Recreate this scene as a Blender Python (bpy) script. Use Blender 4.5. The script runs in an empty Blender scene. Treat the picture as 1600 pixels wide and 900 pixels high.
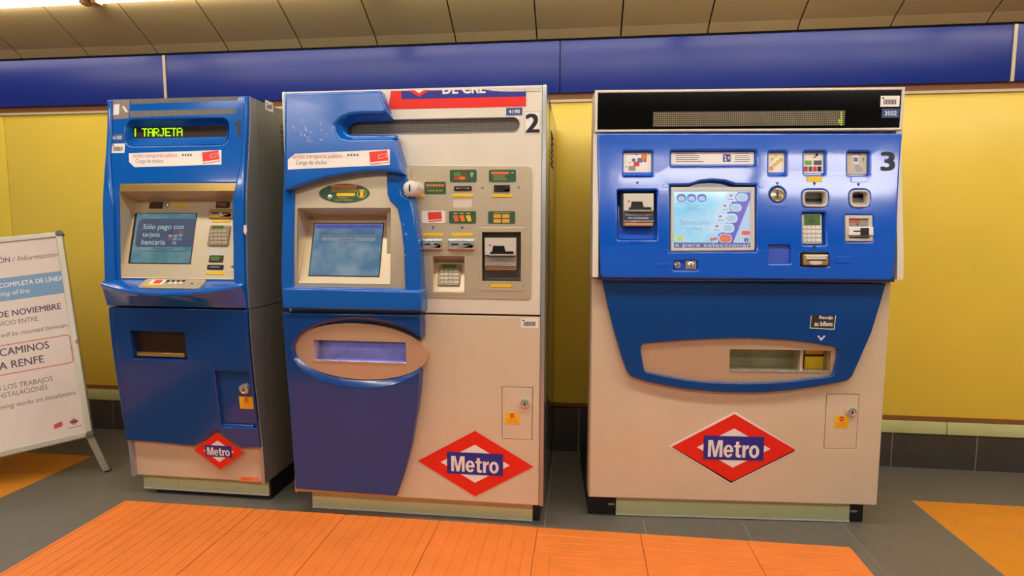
import bpy, bmesh, math, random
from mathutils import Vector, Matrix
from mathutils.geometry import delaunay_2d_cdt
random.seed(7)
S = bpy.context.scene
COL = S.collection

# ------------------------------------------------------------------ camera
FPX, PITCH, YAW, ROLL, CAMH = 903.67, 0.0929091, 0.1203521, 0.0034098, 1.27637
cy, sy, cp, sp = math.cos(YAW), math.sin(YAW), math.cos(PITCH), math.sin(PITCH)
FWD = Vector((-sy*cp, cy*cp, -sp)); _r = Vector((cy, sy, 0)); _u = _r.cross(FWD)
RGT = _r*math.cos(ROLL)+_u*math.sin(ROLL); UPV = _u*math.cos(ROLL)-_r*math.sin(ROLL)
CAM = Vector((0, 0, CAMH))
cd = bpy.data.cameras.new('camera'); cam = bpy.data.objects.new('camera', cd); COL.objects.link(cam)
cd.sensor_fit = 'HORIZONTAL'; cd.sensor_width = 36.0; cd.lens = FPX*36/1600; cd.clip_start = .05; cd.clip_end = 100
m = Matrix((RGT, UPV, -FWD)).transposed().to_4x4(); m.translation = CAM; cam.matrix_world = m
S.camera = cam

# ------------------------------------------------------------------ world and exposure
W = bpy.data.worlds.new('world'); S.world = W; W.use_nodes = True
W.node_tree.nodes['Background'].inputs[0].default_value = (.95, .90, .84, 1)
W.node_tree.nodes['Background'].inputs[1].default_value = .22
S.view_settings.view_transform = 'Standard'; S.view_settings.look = 'None'
S.view_settings.exposure = 0.0; S.view_settings.gamma = 1.0; S.view_settings.use_curve_mapping = False
LAMP_POWER = 20.0          # emission of the hall's ceiling lamps
HALL_Y, HALL_X = (1.5, -1.0), (-3.3, -1.7, -.1, 1.5, 3.1)

# ------------------------------------------------------------------ materials
def lin(c):
    return tuple((v/255/12.92 if v <= 10 else ((v/255+.055)/1.055)**2.4) for v in c)+(1,)
_M = {}
def mat(name, rgb=(128, 128, 128), rough=.5, metal=0, coat=0, emit=0, alpha=None, noise=0, nscale=40, stretch=None, bump=0, spec=.5):
    if name in _M: return _M[name]
    mt = bpy.data.materials.new(name); mt.use_nodes = True; _M[name] = mt
    nt = mt.node_tree; b = nt.nodes['Principled BSDF']
    b.inputs['Base Color'].default_value = lin(rgb); b.inputs['Roughness'].default_value = rough
    b.inputs['Metallic'].default_value = metal; b.inputs['Coat Weight'].default_value = coat
    b.inputs['Coat Roughness'].default_value = .06; b.inputs['Specular IOR Level'].default_value = spec
    if emit:
        b.inputs['Emission Color'].default_value = lin(rgb); b.inputs['Emission Strength'].default_value = emit
    if alpha is not None: b.inputs['Alpha'].default_value = alpha
    if noise or bump:
        tc = nt.nodes.new('ShaderNodeTexCoord'); mp = nt.nodes.new('ShaderNodeMapping'); nz = nt.nodes.new('ShaderNodeTexNoise')
        nz.inputs['Scale'].default_value = nscale; nz.inputs['Detail'].default_value = 5
        if stretch: mp.inputs['Scale'].default_value = stretch
        nt.links.new(tc.outputs['Object'], mp.inputs[0]); nt.links.new(mp.outputs[0], nz.inputs['Vector'])
        if noise:
            mr = nt.nodes.new('ShaderNodeMapRange'); mr.inputs[1].default_value = .3; mr.inputs[2].default_value = .7
            mr.inputs[3].default_value = 1-noise; mr.inputs[4].default_value = 1+noise
            mx = nt.nodes.new('ShaderNodeMix'); mx.data_type = 'RGBA'; mx.blend_type = 'MULTIPLY'; mx.inputs[0].default_value = 1
            mx.inputs[6].default_value = lin(rgb)
            nt.links.new(nz.outputs[0], mr.inputs[0]); nt.links.new(mr.outputs[0], mx.inputs[7]); nt.links.new(mx.outputs[2], b.inputs['Base Color'])
            m2 = nt.nodes.new('ShaderNodeMath'); m2.operation = 'MULTIPLY'; m2.inputs[1].default_value = rough
            nt.links.new(mr.outputs[0], m2.inputs[0]); nt.links.new(m2.outputs[0], b.inputs['Roughness'])
        if bump:
            bp = nt.nodes.new('ShaderNodeBump'); bp.inputs['Strength'].default_value = bump; bp.inputs['Distance'].default_value = .002
            nt.links.new(nz.outputs[0], bp.inputs['Height']); nt.links.new(bp.outputs[0], b.inputs['Normal'])
    return mt
def dots(name, base, dot, pitch, rad, emit=0):
    """dark display face with a regular grid of small dots (x/z of the object)"""
    if name in _M: return _M[name]
    mt = mat(name, base, .35); nt = mt.node_tree; b = nt.nodes['Principled BSDF']
    tc = nt.nodes.new('ShaderNodeTexCoord'); sc = nt.nodes.new('ShaderNodeVectorMath'); sc.operation = 'SCALE'; sc.inputs['Scale'].default_value = 1/pitch
    fr = nt.nodes.new('ShaderNodeVectorMath'); fr.operation = 'FRACTION'
    mu = nt.nodes.new('ShaderNodeVectorMath'); mu.operation = 'MULTIPLY'; mu.inputs[1].default_value = (1, 0, 1)
    ds = nt.nodes.new('ShaderNodeVectorMath'); ds.operation = 'DISTANCE'; ds.inputs[1].default_value = (.5, 0, .5)
    lt = nt.nodes.new('ShaderNodeMath'); lt.operation = 'LESS_THAN'; lt.inputs[1].default_value = rad
    mx = nt.nodes.new('ShaderNodeMix'); mx.data_type = 'RGBA'; mx.inputs[6].default_value = lin(base); mx.inputs[7].default_value = lin(dot)
    nt.links.new(tc.outputs['Object'], sc.inputs[0]); nt.links.new(sc.outputs[0], fr.inputs[0]); nt.links.new(fr.outputs[0], mu.inputs[0])
    nt.links.new(mu.outputs[0], ds.inputs[0]); nt.links.new(ds.outputs['Value'], lt.inputs[0]); nt.links.new(lt.outputs[0], mx.inputs[0]); nt.links.new(mx.outputs[2], b.inputs['Base Color'])
    return mt
BLUE = mat('gloss blue paint', (4, 94, 186), .14, coat=.5, noise=.04, nscale=9)
BLUED = mat('shaded blue paint', (6, 64, 134), .2, coat=.3, noise=.05, nscale=7)  # same blue paint darkened; shade of lower and recessed parts put into colour
BLUE3 = mat('gloss blue moulding', (2, 88, 204), .15, coat=.8)
CREAM = mat('cream enamel', (224, 214, 194), .42, noise=.03, nscale=5)
CREAM2 = mat('shaded cream enamel', (214, 194, 164), .45, noise=.03, nscale=5)  # same cream enamel, dimmer warmer light low down put into its colour
GREYM = mat('grey cabinet enamel', (128, 130, 124), .32, noise=.05, nscale=6)
ALU = mat('silver edge', (176, 180, 182), .3, metal=.6)
SIDE = mat('polished grey side', (150, 150, 140), .16, metal=.75)
STEEL = mat('brushed steel', (216, 199, 168), .4, metal=.55, noise=.06, nscale=30, stretch=(60, 60, 1.2))
CHROME = mat('chrome', (232, 230, 224), .2, metal=.85)
GOLD = mat('brass tinted steel', (214, 178, 110), .28, metal=.8)
BLACK = mat('black plastic', (16, 16, 17), .4)
BLACKG = mat('black glass', (9, 9, 10), .1, spec=.25)
DARK = mat('dark void', (8, 8, 8), .7)
RUBBER = mat('plinth black', (20, 21, 22), .5)
GLOW = mat('photoluminescent strip', (205, 212, 160), .4, noise=.04, nscale=12)
WHITE = mat('white label', (236, 230, 224), .5)
PAPER = mat('white sticker', (242, 232, 222), .55)
RED = mat('signal red', (232, 36, 20), .4)
REDC = mat('card red', (232, 62, 44), .45)
NAVY = mat('logo navy', (40, 44, 140), .4)
LBLUE = mat('number label blue', (52, 78, 138), .5)
YEL = mat('yellow label', (240, 196, 22), .45)
YEL2 = mat('warning sticker yellow', (246, 196, 20), .5)
GREEN = mat('green pictogram plate', (52, 92, 62), .4)
ORG = mat('orange print', (232, 124, 42), .5)
INK = mat('black ink', (24, 22, 22), .5)
GINK = mat('grey ink', (105, 98, 96), .55)
GREYP = mat('grey plastic', (150, 142, 130), .45)
LGREY = mat('light grey plastic', (206, 198, 186), .4)
KEYM = mat('metal keypad', (158, 142, 118), .35, metal=.5)
KEYB = mat('metal key', (188, 174, 150), .3, metal=.5)
LCD = mat('green lcd', (62, 104, 30), .3)

# ------------------------------------------------------------------ basics
def link(name, me, mt, parent=None):
    o = bpy.data.objects.new(name, me); COL.objects.link(o)
    if mt is not None and not me.materials: me.materials.append(mt)
    if parent is not None: o.parent = parent
    return o
def finish(bm, name, smooth=38):
    bmesh.ops.remove_doubles(bm, verts=bm.verts, dist=1e-6)
    bmesh.ops.recalc_face_normals(bm, faces=bm.faces)
    me = bpy.data.meshes.new(name); bm.to_mesh(me); bm.free()
    if smooth:
        me.shade_smooth(); me.set_sharp_from_angle(angle=math.radians(smooth))
    return me
def offset(pts, d):
    """move a closed outline inwards by d (counter-clockwise outline)"""
    n = len(pts)
    if abs(d) < 1e-9: return list(pts)
    area = sum(pts[i][0]*pts[(i+1) % n][1]-pts[(i+1) % n][0]*pts[i][1] for i in range(n)); s = 1 if area > 0 else -1
    out = []
    for i in range(n):
        a, b, c = Vector(pts[i-1]), Vector(pts[i]), Vector(pts[(i+1) % n])
        e1 = (b-a); e2 = (c-b)
        if e1.length < 1e-9 or e2.length < 1e-9: out.append(tuple(b)); continue
        e1.normalize(); e2.normalize()
        n1 = Vector((-e1.y, e1.x)); n2 = Vector((-e2.y, e2.x)); k = n1+n2
        if k.length < 1e-6: out.append(tuple(b)); continue
        k.normalize(); q = d*s/max(.45, k.dot(n1)); out.append((b.x+k.x*q, b.y+k.y*q))
    return out

class Machine:
    """local frame: x along the front, y into the cabinet, z up; origin on the floor under the front"""
    def __init__(self, ox, oy, ang=0, bend=None, zs=()):
        self.ang = ang; self.o = Vector((ox, oy, 0)); self.bend = bend; self.zs = zs
        self.Rm = Matrix.Rotation(-ang, 3, 'Z')
        self.cam = self.Rm @ (CAM-self.o)
    def ray(self, px, py):
        return self.Rm @ (FWD+RGT*((px-800)/FPX)-UPV*((py-450)/FPX))
    def front(self, y=0, bend=False): return Frame(self, Vector((0, y, 0)), Vector((1, 0, 0)), Vector((0, 0, 1)), bend)
    def empty(self, name, label, cat, group=None):
        e = bpy.data.objects.new(name, None); COL.objects.link(e); e.location = self.o; e.rotation_euler = (0, 0, self.ang)
        e['label'] = label; e['category'] = cat; e.empty_display_size = .1
        if group: e['group'] = group
        self.root = e; return e
class Frame:
    def quad(self, pts):
        q = [self.pt(*p) for p in pts]; x0, x1 = (q[0][0]+q[3][0])/2, (q[1][0]+q[2][0])/2; z1, z0 = (q[0][1]+q[1][1])/2, (q[2][1]+q[3][1])/2
        return [(x0, z0), (x1, z0), (x1, z1), (x0, z1)]
    def __init__(self, M, o, U, V, bend=False):
        self.M = M; self.o = o; self.U = U.normalized(); self.V = (V-self.U*V.dot(self.U)).normalized(); self.N = self.U.cross(self.V); self.bend = bend and M.bend is not None
    def pt(self, px, py):
        d = self.M.ray(px, py); c = self.M.cam; off = 0
        for _ in range(8 if self.bend else 1):
            o = self.o+Vector((0, off, 0)); t = (o-c).dot(self.N)/d.dot(self.N); p = c+d*t
            if self.bend: off = self.M.bend(p.z)
        r = p-o; return (r.dot(self.U), r.dot(self.V))
    def world(self, u, v, n=0): return self.o+self.U*u+self.V*v+self.N*n
    # outlines from picture points
    def poly(self, pts): return [self.pt(*p) for p in pts]
    def size(self, cx, cy, w, h):
        a = self.pt(cx, cy); wl = (Vector(self.pt(cx+w/2, cy))-Vector(self.pt(cx-w/2, cy))).length; hl = (Vector(self.pt(cx, cy+h/2))-Vector(self.pt(cx, cy-h/2))).length
        return a, wl, hl
    def rect(self, x0, y0, x1, y1, r=0, seg=4):
        a, w, h = self.size((x0+x1)/2, (y0+y1)/2, x1-x0, y1-y0)
        return rrect(a[0], a[1], w, h, r, seg)
    def ell(self, cx, cy, w, h, n=40):
        a, wl, hl = self.size(cx, cy, w, h); return [(a[0]+wl/2*math.cos(t), a[1]+hl/2*math.sin(t)) for t in (2*math.pi*i/n for i in range(n))]
    def spline(self, pts, seg=6): return catmull(self.poly(pts), seg)
def rrect(cx, cy, w, h, r=0, seg=4):
    if r <= 0: return [(cx-w/2, cy-h/2), (cx+w/2, cy-h/2), (cx+w/2, cy+h/2), (cx-w/2, cy+h/2)]
    r = min(r, w/2-1e-5, h/2-1e-5); o = []
    for k, (sx, sy_) in enumerate(((1, -1), (1, 1), (-1, 1), (-1, -1))):
        for i in range(seg+1):
            t = -math.pi/2+k*math.pi/2+i*math.pi/2/seg
            o.append((cx+sx*(w/2-r)+r*math.cos(t), cy+sy_*(h/2-r)+r*math.sin(t)))
    return o
def catmull(P, seg=6, closed=False):
    n = len(P); out = []
    for i in range(n if closed else n-1):
        if closed: p0, p1, p2, p3 = P[i-1], P[i], P[(i+1) % n], P[(i+2) % n]
        else: p0, p1, p2, p3 = P[max(i-1, 0)], P[i], P[i+1], P[min(i+2, n-1)]
        for k in range(seg):
            t = k/seg
            out.append(tuple(.5*((2*b)+(-a+c)*t+(2*a-5*b+4*c-d)*t*t+(-a+3*b-3*c+d)*t**3) for a, b, c, d in zip(p0, p1, p2, p3)))
    if not closed: out.append(tuple(P[-1]))
    return out
def place(bm, fr):
    for v in bm.verts: v.co = fr.world(*v.co)
    if fr.bend:
        for z in fr.M.zs:
            bmesh.ops.bisect_plane(bm, geom=list(bm.verts)+list(bm.edges)+list(bm.faces), plane_co=(0, 0, z), plane_no=(0, 0, 1), dist=1e-6)
        for v in bm.verts: v.co.y += fr.M.bend(v.co.z)
def inside(p, L):
    c = False; j = len(L)-1
    for i in range(len(L)):
        if (L[i][1] > p[1]) != (L[j][1] > p[1]) and p[0] < (L[j][0]-L[i][0])*(p[1]-L[i][1])/(L[j][1]-L[i][1])+L[i][0]: c = not c
        j = i
    return c
def fill(bm, ring):
    """triangulate an outline (first loop) with holes (the other loops)"""
    vs = []; ed = []; loops = []
    for r in ring:
        k = len(vs); vs += r; ed += [(k+i, k+(i+1) % len(r)) for i in range(len(r))]; loops.append([(v.co.x, v.co.y) for v in r])
    co, _, tri, ov, _, _ = delaunay_2d_cdt([Vector((v.co.x, v.co.y)) for v in vs], ed, [], 0, 1e-7)
    z = vs[0].co.z; V = [vs[o[0]] if o else bm.verts.new((c.x, c.y, z)) for c, o in zip(co, ov)]
    for t in tri:
        m_ = sum((co[i] for i in t), Vector((0, 0)))/3
        if inside(m_, loops[0]) and not any(inside(m_, h) for h in loops[1:]):
            try: bm.faces.new([V[i] for i in t])
            except ValueError: pass
def plate_bm(out, holes, n0, n1, bev=0, seg=3, bm=None, back=True):
    bm = bm or bmesh.new(); loops = [list(out)]+[list(h) for h in holes]; caps = []; backs = []
    levels = [(0, n0), (0, n1-bev)]+[(bev*(1-math.cos(math.pi/2*k/seg)), n1-bev+bev*math.sin(math.pi/2*k/seg)) for k in range(1, seg+1)]+[(bev+min(.0012, bev*.4), n1)] if bev > 0 else [(0, n0), (0, n1)]
    for li, L in enumerate(loops):
        rows = []
        for d, n in levels:
            q = offset(L, d if li == 0 else -d); rows.append([bm.verts.new((p[0], p[1], n)) for p in q])
        for a, b in zip(rows, rows[1:]):
            for i in range(len(a)):
                j = (i+1) % len(a); bm.faces.new((a[i], a[j], b[j], b[i]))
        caps.append(rows[-1]); backs.append(rows[0])
    for ring in ((caps, backs) if back else (caps,)):
        flat = [v for r in ring for v in r]
        if len(ring) == 1 and len(flat) <= 4: bm.faces.new(flat); continue
        fill(bm, ring)
    return bm
def plate(fr, name, out, mt, n1=.002, n0=0., holes=(), bev=0, parent=None, seg=3, back=True):
    bm = plate_bm(out, holes, n0, n1, bev, seg, None, back); place(bm, fr)
    return link(name, finish(bm, name), mt, parent or fr.M.root)
def plates(fr, name, outs, mt, n1=.002, n0=0., parent=None, bev=0):
    bm = bmesh.new()
    for o in outs: plate_bm(o, (), n0, n1, bev, 2, bm)
    place(bm, fr); return link(name, finish(bm, name), mt, parent or fr.M.root)
def loft(fr, name, rings, mt, parent=None, closed=True, capend=False, smooth=38):
    """rings: lists of (u,v,n) of equal length"""
    bm = bmesh.new(); R_ = [[bm.verts.new(p) for p in r] for r in rings]
    for a, b in zip(R_, R_[1:]):
        for i in range(len(a) if closed else len(a)-1):
            j = (i+1) % len(a); bm.faces.new((a[i], a[j], b[j], b[i]))
    if capend: bm.faces.new(R_[-1])
    place(bm, fr); return link(name, finish(bm, name, smooth), mt, parent or fr.M.root)
def lathe(fr, name, c, prof, mt, parent=None, n=24):
    """prof: (radius, n) pairs about a centre on the frame"""
    rings = [[(c[0]+max(r, 1e-5)*math.cos(2*math.pi*i/n), c[1]+max(r, 1e-5)*math.sin(2*math.pi*i/n), h) for i in range(n)] for r, h in prof]
    return loft(fr, name, rings, mt, parent)
def box(M, name, lo, hi, mt, parent=None, bev=0):
    bm = bmesh.new(); bmesh.ops.create_cube(bm, size=1)
    for v in bm.verts: v.co = Vector((lo[k]+(v.co[k]+.5)*(hi[k]-lo[k]) for k in range(3)))
    if bev: bmesh.ops.bevel(bm, geom=bm.edges, offset=bev, segments=2, affect='EDGES', profile=.5)
    return link(name, finish(bm, name), mt, parent if parent is not None else (M.root if M else None))
def embolden(bm, d):
    """thicken flat lettering with copies shifted sideways"""
    if d <= 0: return
    src = list(bm.faces)
    for k, (a, b) in enumerate(((-1, .5), (1, .5), (-1, -.5), (1, -.5), (0, 0))[:4]):
        g = bmesh.ops.duplicate(bm, geom=src)['geom']
        for e in g:
            if isinstance(e, bmesh.types.BMVert): e.co += Vector((a*d, b*d, 2e-5*(k+1)))
def text(fr, name, s, x0, y0, x1, y1, mt, parent=None, n=.0025, bold=0., italic=0., clip=None, thick=.0004, keep=False):
    """fit the string into the picture box (x0,y0)-(x1,y1) on the frame"""
    cu = bpy.data.curves.new(name, 'FONT'); cu.body = s; cu.size = 1; cu.shear = italic; cu.resolution_u = 3; cu.extrude = 0
    ob = bpy.data.objects.new(name, cu); me = bpy.data.meshes.new_from_object(ob)
    bpy.data.objects.remove(ob); bpy.data.curves.remove(cu)
    xs = [v.co.x for v in me.vertices]; ys = [v.co.y for v in me.vertices]
    a0, b0, a1, b1 = min(xs), min(ys), max(xs), max(ys)
    c, w, h = fr.size((x0+x1)/2, (y0+y1)/2, x1-x0, y1-y0)
    bm = bmesh.new(); bm.from_mesh(me); bpy.data.meshes.remove(me)
    kx = w/(a1-a0); ky = h/(b1-b0)
    for v in bm.verts: v.co = Vector((c[0]-w/2+(v.co.x-a0)*kx, c[1]-h/2+(v.co.y-b0)*ky, n))
    embolden(bm, bold*kx)
    if clip is not None:
        bmesh.ops.bisect_plane(bm, geom=list(bm.verts)+list(bm.edges)+list(bm.faces), plane_co=(0, clip, 0), plane_no=(0, 1, 0), clear_outer=True)
    place(bm, fr); return link(name, finish(bm, name, 0), mt, parent or fr.M.root)
def arrow(fr, name, x, y, w, h, d, mt=None, n=.0022, parent=None):
    P = {'down': [(-.5, -.5), (.5, -.5), (0, .5)], 'left': [(.5, -.5), (.5, .5), (-.5, 0)]}[d]
    return plate(fr, name, fr.poly([(x+a*w, y+b*h) for a, b in P]), mt or GINK, n, parent=parent)

# ---- small fittings that repeat on the machines
def _el(cx, cy, w, h, a0, a1, k=14): return [(cx+w/2*math.cos(math.radians(a0+(a1-a0)*i/k)), cy+h/2*math.sin(math.radians(a0+(a1-a0)*i/k))) for i in range(k+1)]
def _sh(P, d): return [(a+d, b) for a, b in P]
METRO = [  # heavy grotesque letters of the word on the emblem: outline and counters, cap height 1
    ([(0, 0), (.19, 0), (.19, .78), (.37, 0), (.56, 0), (.74, .78), (.74, 0), (.93, 0), (.93, 1), (.63, 1), (.465, .32), (.3, 1), (0, 1)], []),
    (_sh(_el(.31, .365, .62, .77, -30, -360, 30)+[(.62, .31), (.2, .31)]+_el(.31, .34, .24, .44, 195, 330, 10), 1.0), [_sh([(.19, .44), (.43, .44)]+_el(.31, .44, .24, .34, 20, 160, 8), 1.0)]),
    (_sh([(0, .6), (.11, .6), (.11, .14), (.13, .06), (.2, 0), (.33, -.015), (.45, 0), (.45, .15), (.38, .15), (.33, .16), (.31, .2), (.31, .6), (.45, .6), (.45, .73), (.31, .73), (.31, .94), (.11, .94), (.11, .73), (0, .73)], 1.67), []),
    (_sh([(0, 0), (.2, 0), (.2, .35), (.21, .42), (.25, .5), (.33, .54), (.41, .54), (.41, .745), (.33, .74), (.25, .69), (.19, .6), (.19, .73), (0, .73)], 2.2), []),
    (_sh(_el(.325, .365, .65, .77, 0, 348, 29), 2.63), [_sh(_el(.325, .365, .26, .46, 0, 345, 23), 2.63)])]
def metro_logo(fr, cx, cy, w, h, bw, bh, n=0., iw=.60, ih=.58):
    c, W_, H_ = fr.size(cx, cy, w, h)
    dia = lambda k, kh=None: [(c[0]-W_/2*k, c[1]), (c[0], c[1]-H_/2*(kh or k)), (c[0]+W_/2*k, c[1]), (c[0], c[1]+H_/2*(kh or k))]
    p = plate(fr, 'metro_logo', dia(1), RED, n+.003, n)
    plate(fr, 'diamond_inset', dia(iw, ih), WHITE, n+.0038, n+.003, parent=p)
    plate(fr, 'name_panel', fr.rect(cx-bw/2, cy-bh/2, cx+bw/2, cy+bh/2), NAVY, n+.0048, n+.0038, parent=p)
    c2, w2, h2 = fr.size(cx, cy+bh*.03, bw*.85, bh*.70); k = w2/3.28; kz = h2/1.0
    bm = bmesh.new()
    for o_, hs in METRO: plate_bm([(c2[0]-w2/2+a*k, c2[1]-h2/2+b*kz) for a, b in o_], [[(c2[0]-w2/2+a*k, c2[1]-h2/2+b*kz) for a, b in h] for h in hs], n+.0048, n+.0056, 0, 3, bm)
    place(bm, fr); link('lettering', finish(bm, 'lettering', 0), WHITE, p)
    return p
def warning(fr, x0, y0, x1, y1, n):
    p = plate(fr, 'warning_sticker', fr.rect(x0, y0, x1, y1), YEL2, n+.001, n)
    w = x1-x0; h = y1-y0; cx = (x0+x1)/2
    plate(fr, 'stop_disc', fr.ell(cx, y0+h*.26, w*.36, h*.4, 16), RED, n+.0016, n+.001, parent=p)
    text(fr, 'stop_word', 'STOP', cx-w*.15, y0+h*.2, cx+w*.15, y0+h*.33, WHITE, p, n+.002)
    for k, s in enumerate(('CONECTADA', 'A CENTRAL', 'DE ALARMAS')):
        text(fr, 'warning_text', s, x0+w*.14, y0+h*(.52+.15*k), x1-w*.12, y0+h*(.61+.15*k), RED, p, n+.0016)
def lock(fr, x, y, r, n=0.):
    c, w, _ = fr.size(x, y, 2*r, 2*r); R = w/2
    p = lathe(fr, 'lock', c, [(R, n), (R, n+.012), (R*.9, n+.016), (R*.72, n+.017), (R*.66, n+.013), (R*.6, n+.012), (R*.55, n+.016), (.0, n+.0165)], CHROME)
    plate(fr, 'keyhole', [(c[0]+a*R*.14, c[1]-R*.12+b*R*.3) for a, b in ((-1, -1), (1, -1), (1, 1), (-1, 1))], BLACK, n+.0175, n+.0165, parent=p)
def barcode(fr, x0, y0, x1, y1, n=0., seed=1):
    p = plate(fr, 'barcode_label', fr.rect(x0, y0, x1, y1), PAPER, n+.0008, n)
    rnd = random.Random(seed); w = x1-x0; h = y1-y0; x = x0+w*.16; outs = []
    while x < x1-w*.18:
        bw = rnd.choice((.5, .8, 1.2)); outs.append(fr.rect(x, y0+h*.34, x+bw, y0+h*.78)); x += bw+rnd.choice((.5, .8))
    plates(fr, 'bars', outs, INK, n+.0012, n+.0008, parent=p)
    plate(fr, 'emblem', fr.poly([(x0+w*.07, y0+h*.2), (x0+w*.14, y0+h*.1), (x0+w*.21, y0+h*.2), (x0+w*.14, y0+h*.3)]), INK, n+.0012, n+.0008, parent=p)
def number_label(fr, s, x0, y0, x1, y1, n=0.):
    p = plate(fr, 'number_label', fr.rect(x0, y0, x1, y1), LBLUE, n+.001, n); w = x1-x0; h = y1-y0
    text(fr, 'number', s, x0+w*.16, y0+h*.27, x1-w*.16, y1-h*.25, WHITE, p, n+.0014, bold=.02)
def bar(fr, x0, y0, x1, y1, n=0., mt=None, name='braille_strip'):
    return plate(fr, name, fr.rect(x0, y0, x1, y1, .002, 2), mt or YEL, n+.0025, n, bev=.001, seg=2)
def keypad(fr, x0, y0, x1, y1, n=0., lcd=(.2, .02, .75, .16), keys=(.12, .24, .96, .97), body=None, key=None):
    p = plate(fr, 'keypad', fr.rect(x0, y0, x1, y1, .006), body or KEYM, n+.008, n, bev=.003)
    w = x1-x0; h = y1-y0
    plate(fr, 'keypad_display', fr.rect(x0+w*lcd[0], y0+h*lcd[1], x0+w*lcd[2], y0+h*lcd[3]), LCD, n+.0095, n+.007, parent=p)
    kx0, ky0, kx1, ky1 = x0+w*keys[0], y0+h*keys[1], x0+w*keys[2], y0+h*keys[3]
    cw = [0, .22, .44, .66, 1.0]
    for r in range(4):
        for k in range(4):
            a = kx0+(kx1-kx0)*cw[k]; b = kx0+(kx1-kx0)*(cw[k+1]-.05); t = ky0+(ky1-ky0)*r/4; u = ky0+(ky1-ky0)*(r+.74)/4
            plate(fr, 'key', fr.rect(a, t, b, u, .002, 1), key or KEYB, n+.011, n+.008, bev=.001, seg=1, parent=p)
    return p
def card_slot(fr, x0, y0, x1, y1, n=0., base=None):
    w = x1-x0; h = y1-y0; cx = (x0+x1)/2
    p = plate(fr, 'card_slot', fr.rect(x0, y0, x1, y1, .004), base or CHROME, n+.012, n, bev=.005)
    plate(fr, 'slot_opening', fr.rect(x0+w*.13, y0+h*.42, x1-w*.13, y0+h*.56), BLACK, n+.0128, n+.011, parent=p)
    c, rw, _ = fr.size(cx, y0+h*.55, w*.2, w*.2)
    lathe(fr, 'finger_notch', c, [(rw/2, n+.012), (rw*.45, n+.0155), (rw*.3, n+.016), (0, n+.0155)], CHROME, p, 18)
    for s in (x0+w*.07, x1-w*.07):
        c, rw, _ = fr.size(s, y0+h*.4, w*.07, w*.07); lathe(fr, 'screw', c, [(rw/2, n+.0115), (rw*.4, n+.014), (0, n+.0143)], CHROME, p, 10)
def stripes(fr, name, x0, y0, x1, y1, k, mt, n, parent, fill=.42, ragged=True):
    rnd = random.Random(int(x0*7+y0)); outs = []
    for i in range(k):
        t = y0+(y1-y0)*i/k; e = x1-(rnd.random()*.25*(x1-x0) if ragged else 0); outs.append(fr.rect(x0, t, e, t+(y1-y0)/k*fill))
    return plates(fr, name, outs, mt, n+.0005, n, parent)
def card_sticker(fr, outline, n, cardbox, t1, t2, icons):
    """white sticker for the travel card"""
    p = plate(fr, 'travel_card_sticker', fr.poly(outline), PAPER, n+.001, n)
    text(fr, 'sticker_title', 'tarjeta transporte público', *t1, mat('sticker red ink', (206, 104, 92), .5), p, n+.0016)
    text(fr, 'sticker_subtitle', 'Carga de títulos', *t2, GINK, p, n+.0016)
    x, y, x2, y2 = icons
    for k in range(4): plate(fr, 'icon', fr.rect(x+(x2-x)*k/4, y, x+(x2-x)*(k+.6)/4, y2, .001, 1), GINK, n+.0015, n+.001, parent=p)
    cc = plate(fr, 'red_card', fr.poly(cardbox), REDC, n+.0018, n+.001, parent=p)
    (ax, ay), (bx, by), (qx, qy), (dx, dy) = cardbox
    lerp = lambda u, v: (ax+(bx-ax)*u+(dx-ax)*v, ay+(by-ay)*u+(dy-ay)*v)
    plate(fr, 'card_band', fr.poly([lerp(0.02, .82), lerp(.98, .8), lerp(.98, .92), lerp(.02, .94)]), PAPER, n+.0022, n+.0018, parent=p)
    bx_ = [lerp(.48, .3), lerp(.95, .22), lerp(.95, .5), lerp(.48, .6)]; o = fr.poly(bx_)
    plate(fr, 'card_box', o, PAPER, n+.0022, n+.0018, holes=[offset(o, .0012)], parent=p)

# ================================================================== the setting
G = Machine(0, 0)
YW = 3.343
def struct(o): o['kind'] = 'structure'; return o
GREYT = mat('grey floor tile', (112, 106, 96), .38, noise=.1, nscale=14)
YTILE = mat('ochre floor tile', (222, 142, 40), .4, noise=.07, nscale=10)
OTILE = mat('orange rubber tile', (246, 136, 56), .5, noise=.05, nscale=8)
GROUT = mat('grout', (168, 156, 134), .8)
fl = struct(box(None, 'floor', (-6, -5, -.06), (5, YW+.2, -.0012), GROUT))
XP, X0 = .437, 1.60          # tile pitch and one joint
ROWS = [YW, 2.905, 2.635, 2.215, 1.785, 1.355, .925]
xs = [X0+XP*k for k in range(-15, 5)]
_tile = {}
def tile(x0, x1, y0, y1, mt, name='floor_tile', z=0.):
    key = (round(x1-x0, 4), round(y1-y0, 4), mt.name)
    if key not in _tile:
        bm = bmesh.new(); bmesh.ops.create_cube(bm, size=1); g = .0018
        for v in bm.verts: v.co = Vector((v.co.x*(x1-x0-2*g), v.co.y*(y1-y0-2*g), (v.co.z-.5)*.006))
        _tile[key] = finish(bm, name, 0)
    o = link(name, _tile[key], mt, fl); o.location = ((x0+x1)/2, (y0+y1)/2, z); return o
OX0, OX1, OY = X0-XP*8.57, X0-XP*1.13, 2.412       # orange tactile field
for i in range(len(xs)-1):
    for j in range(len(ROWS)-1):
        a, b, t, u = xs[i], xs[i+1], ROWS[j+1], ROWS[j]
        yel = u < 2.95 and (a > X0-.05 or b < X0-XP*9.9)
        if u < OY-.1 and b > OX0 and a < OX1:
            if a < OX0-.02: tile(a, OX0-.001, t, u, GREYT)
            if b > OX1+.02: tile(OX1+.001, b, t, u, GREYT)
            continue
        tile(a, b, t, u, YTILE if yel else GREYT)
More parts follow.
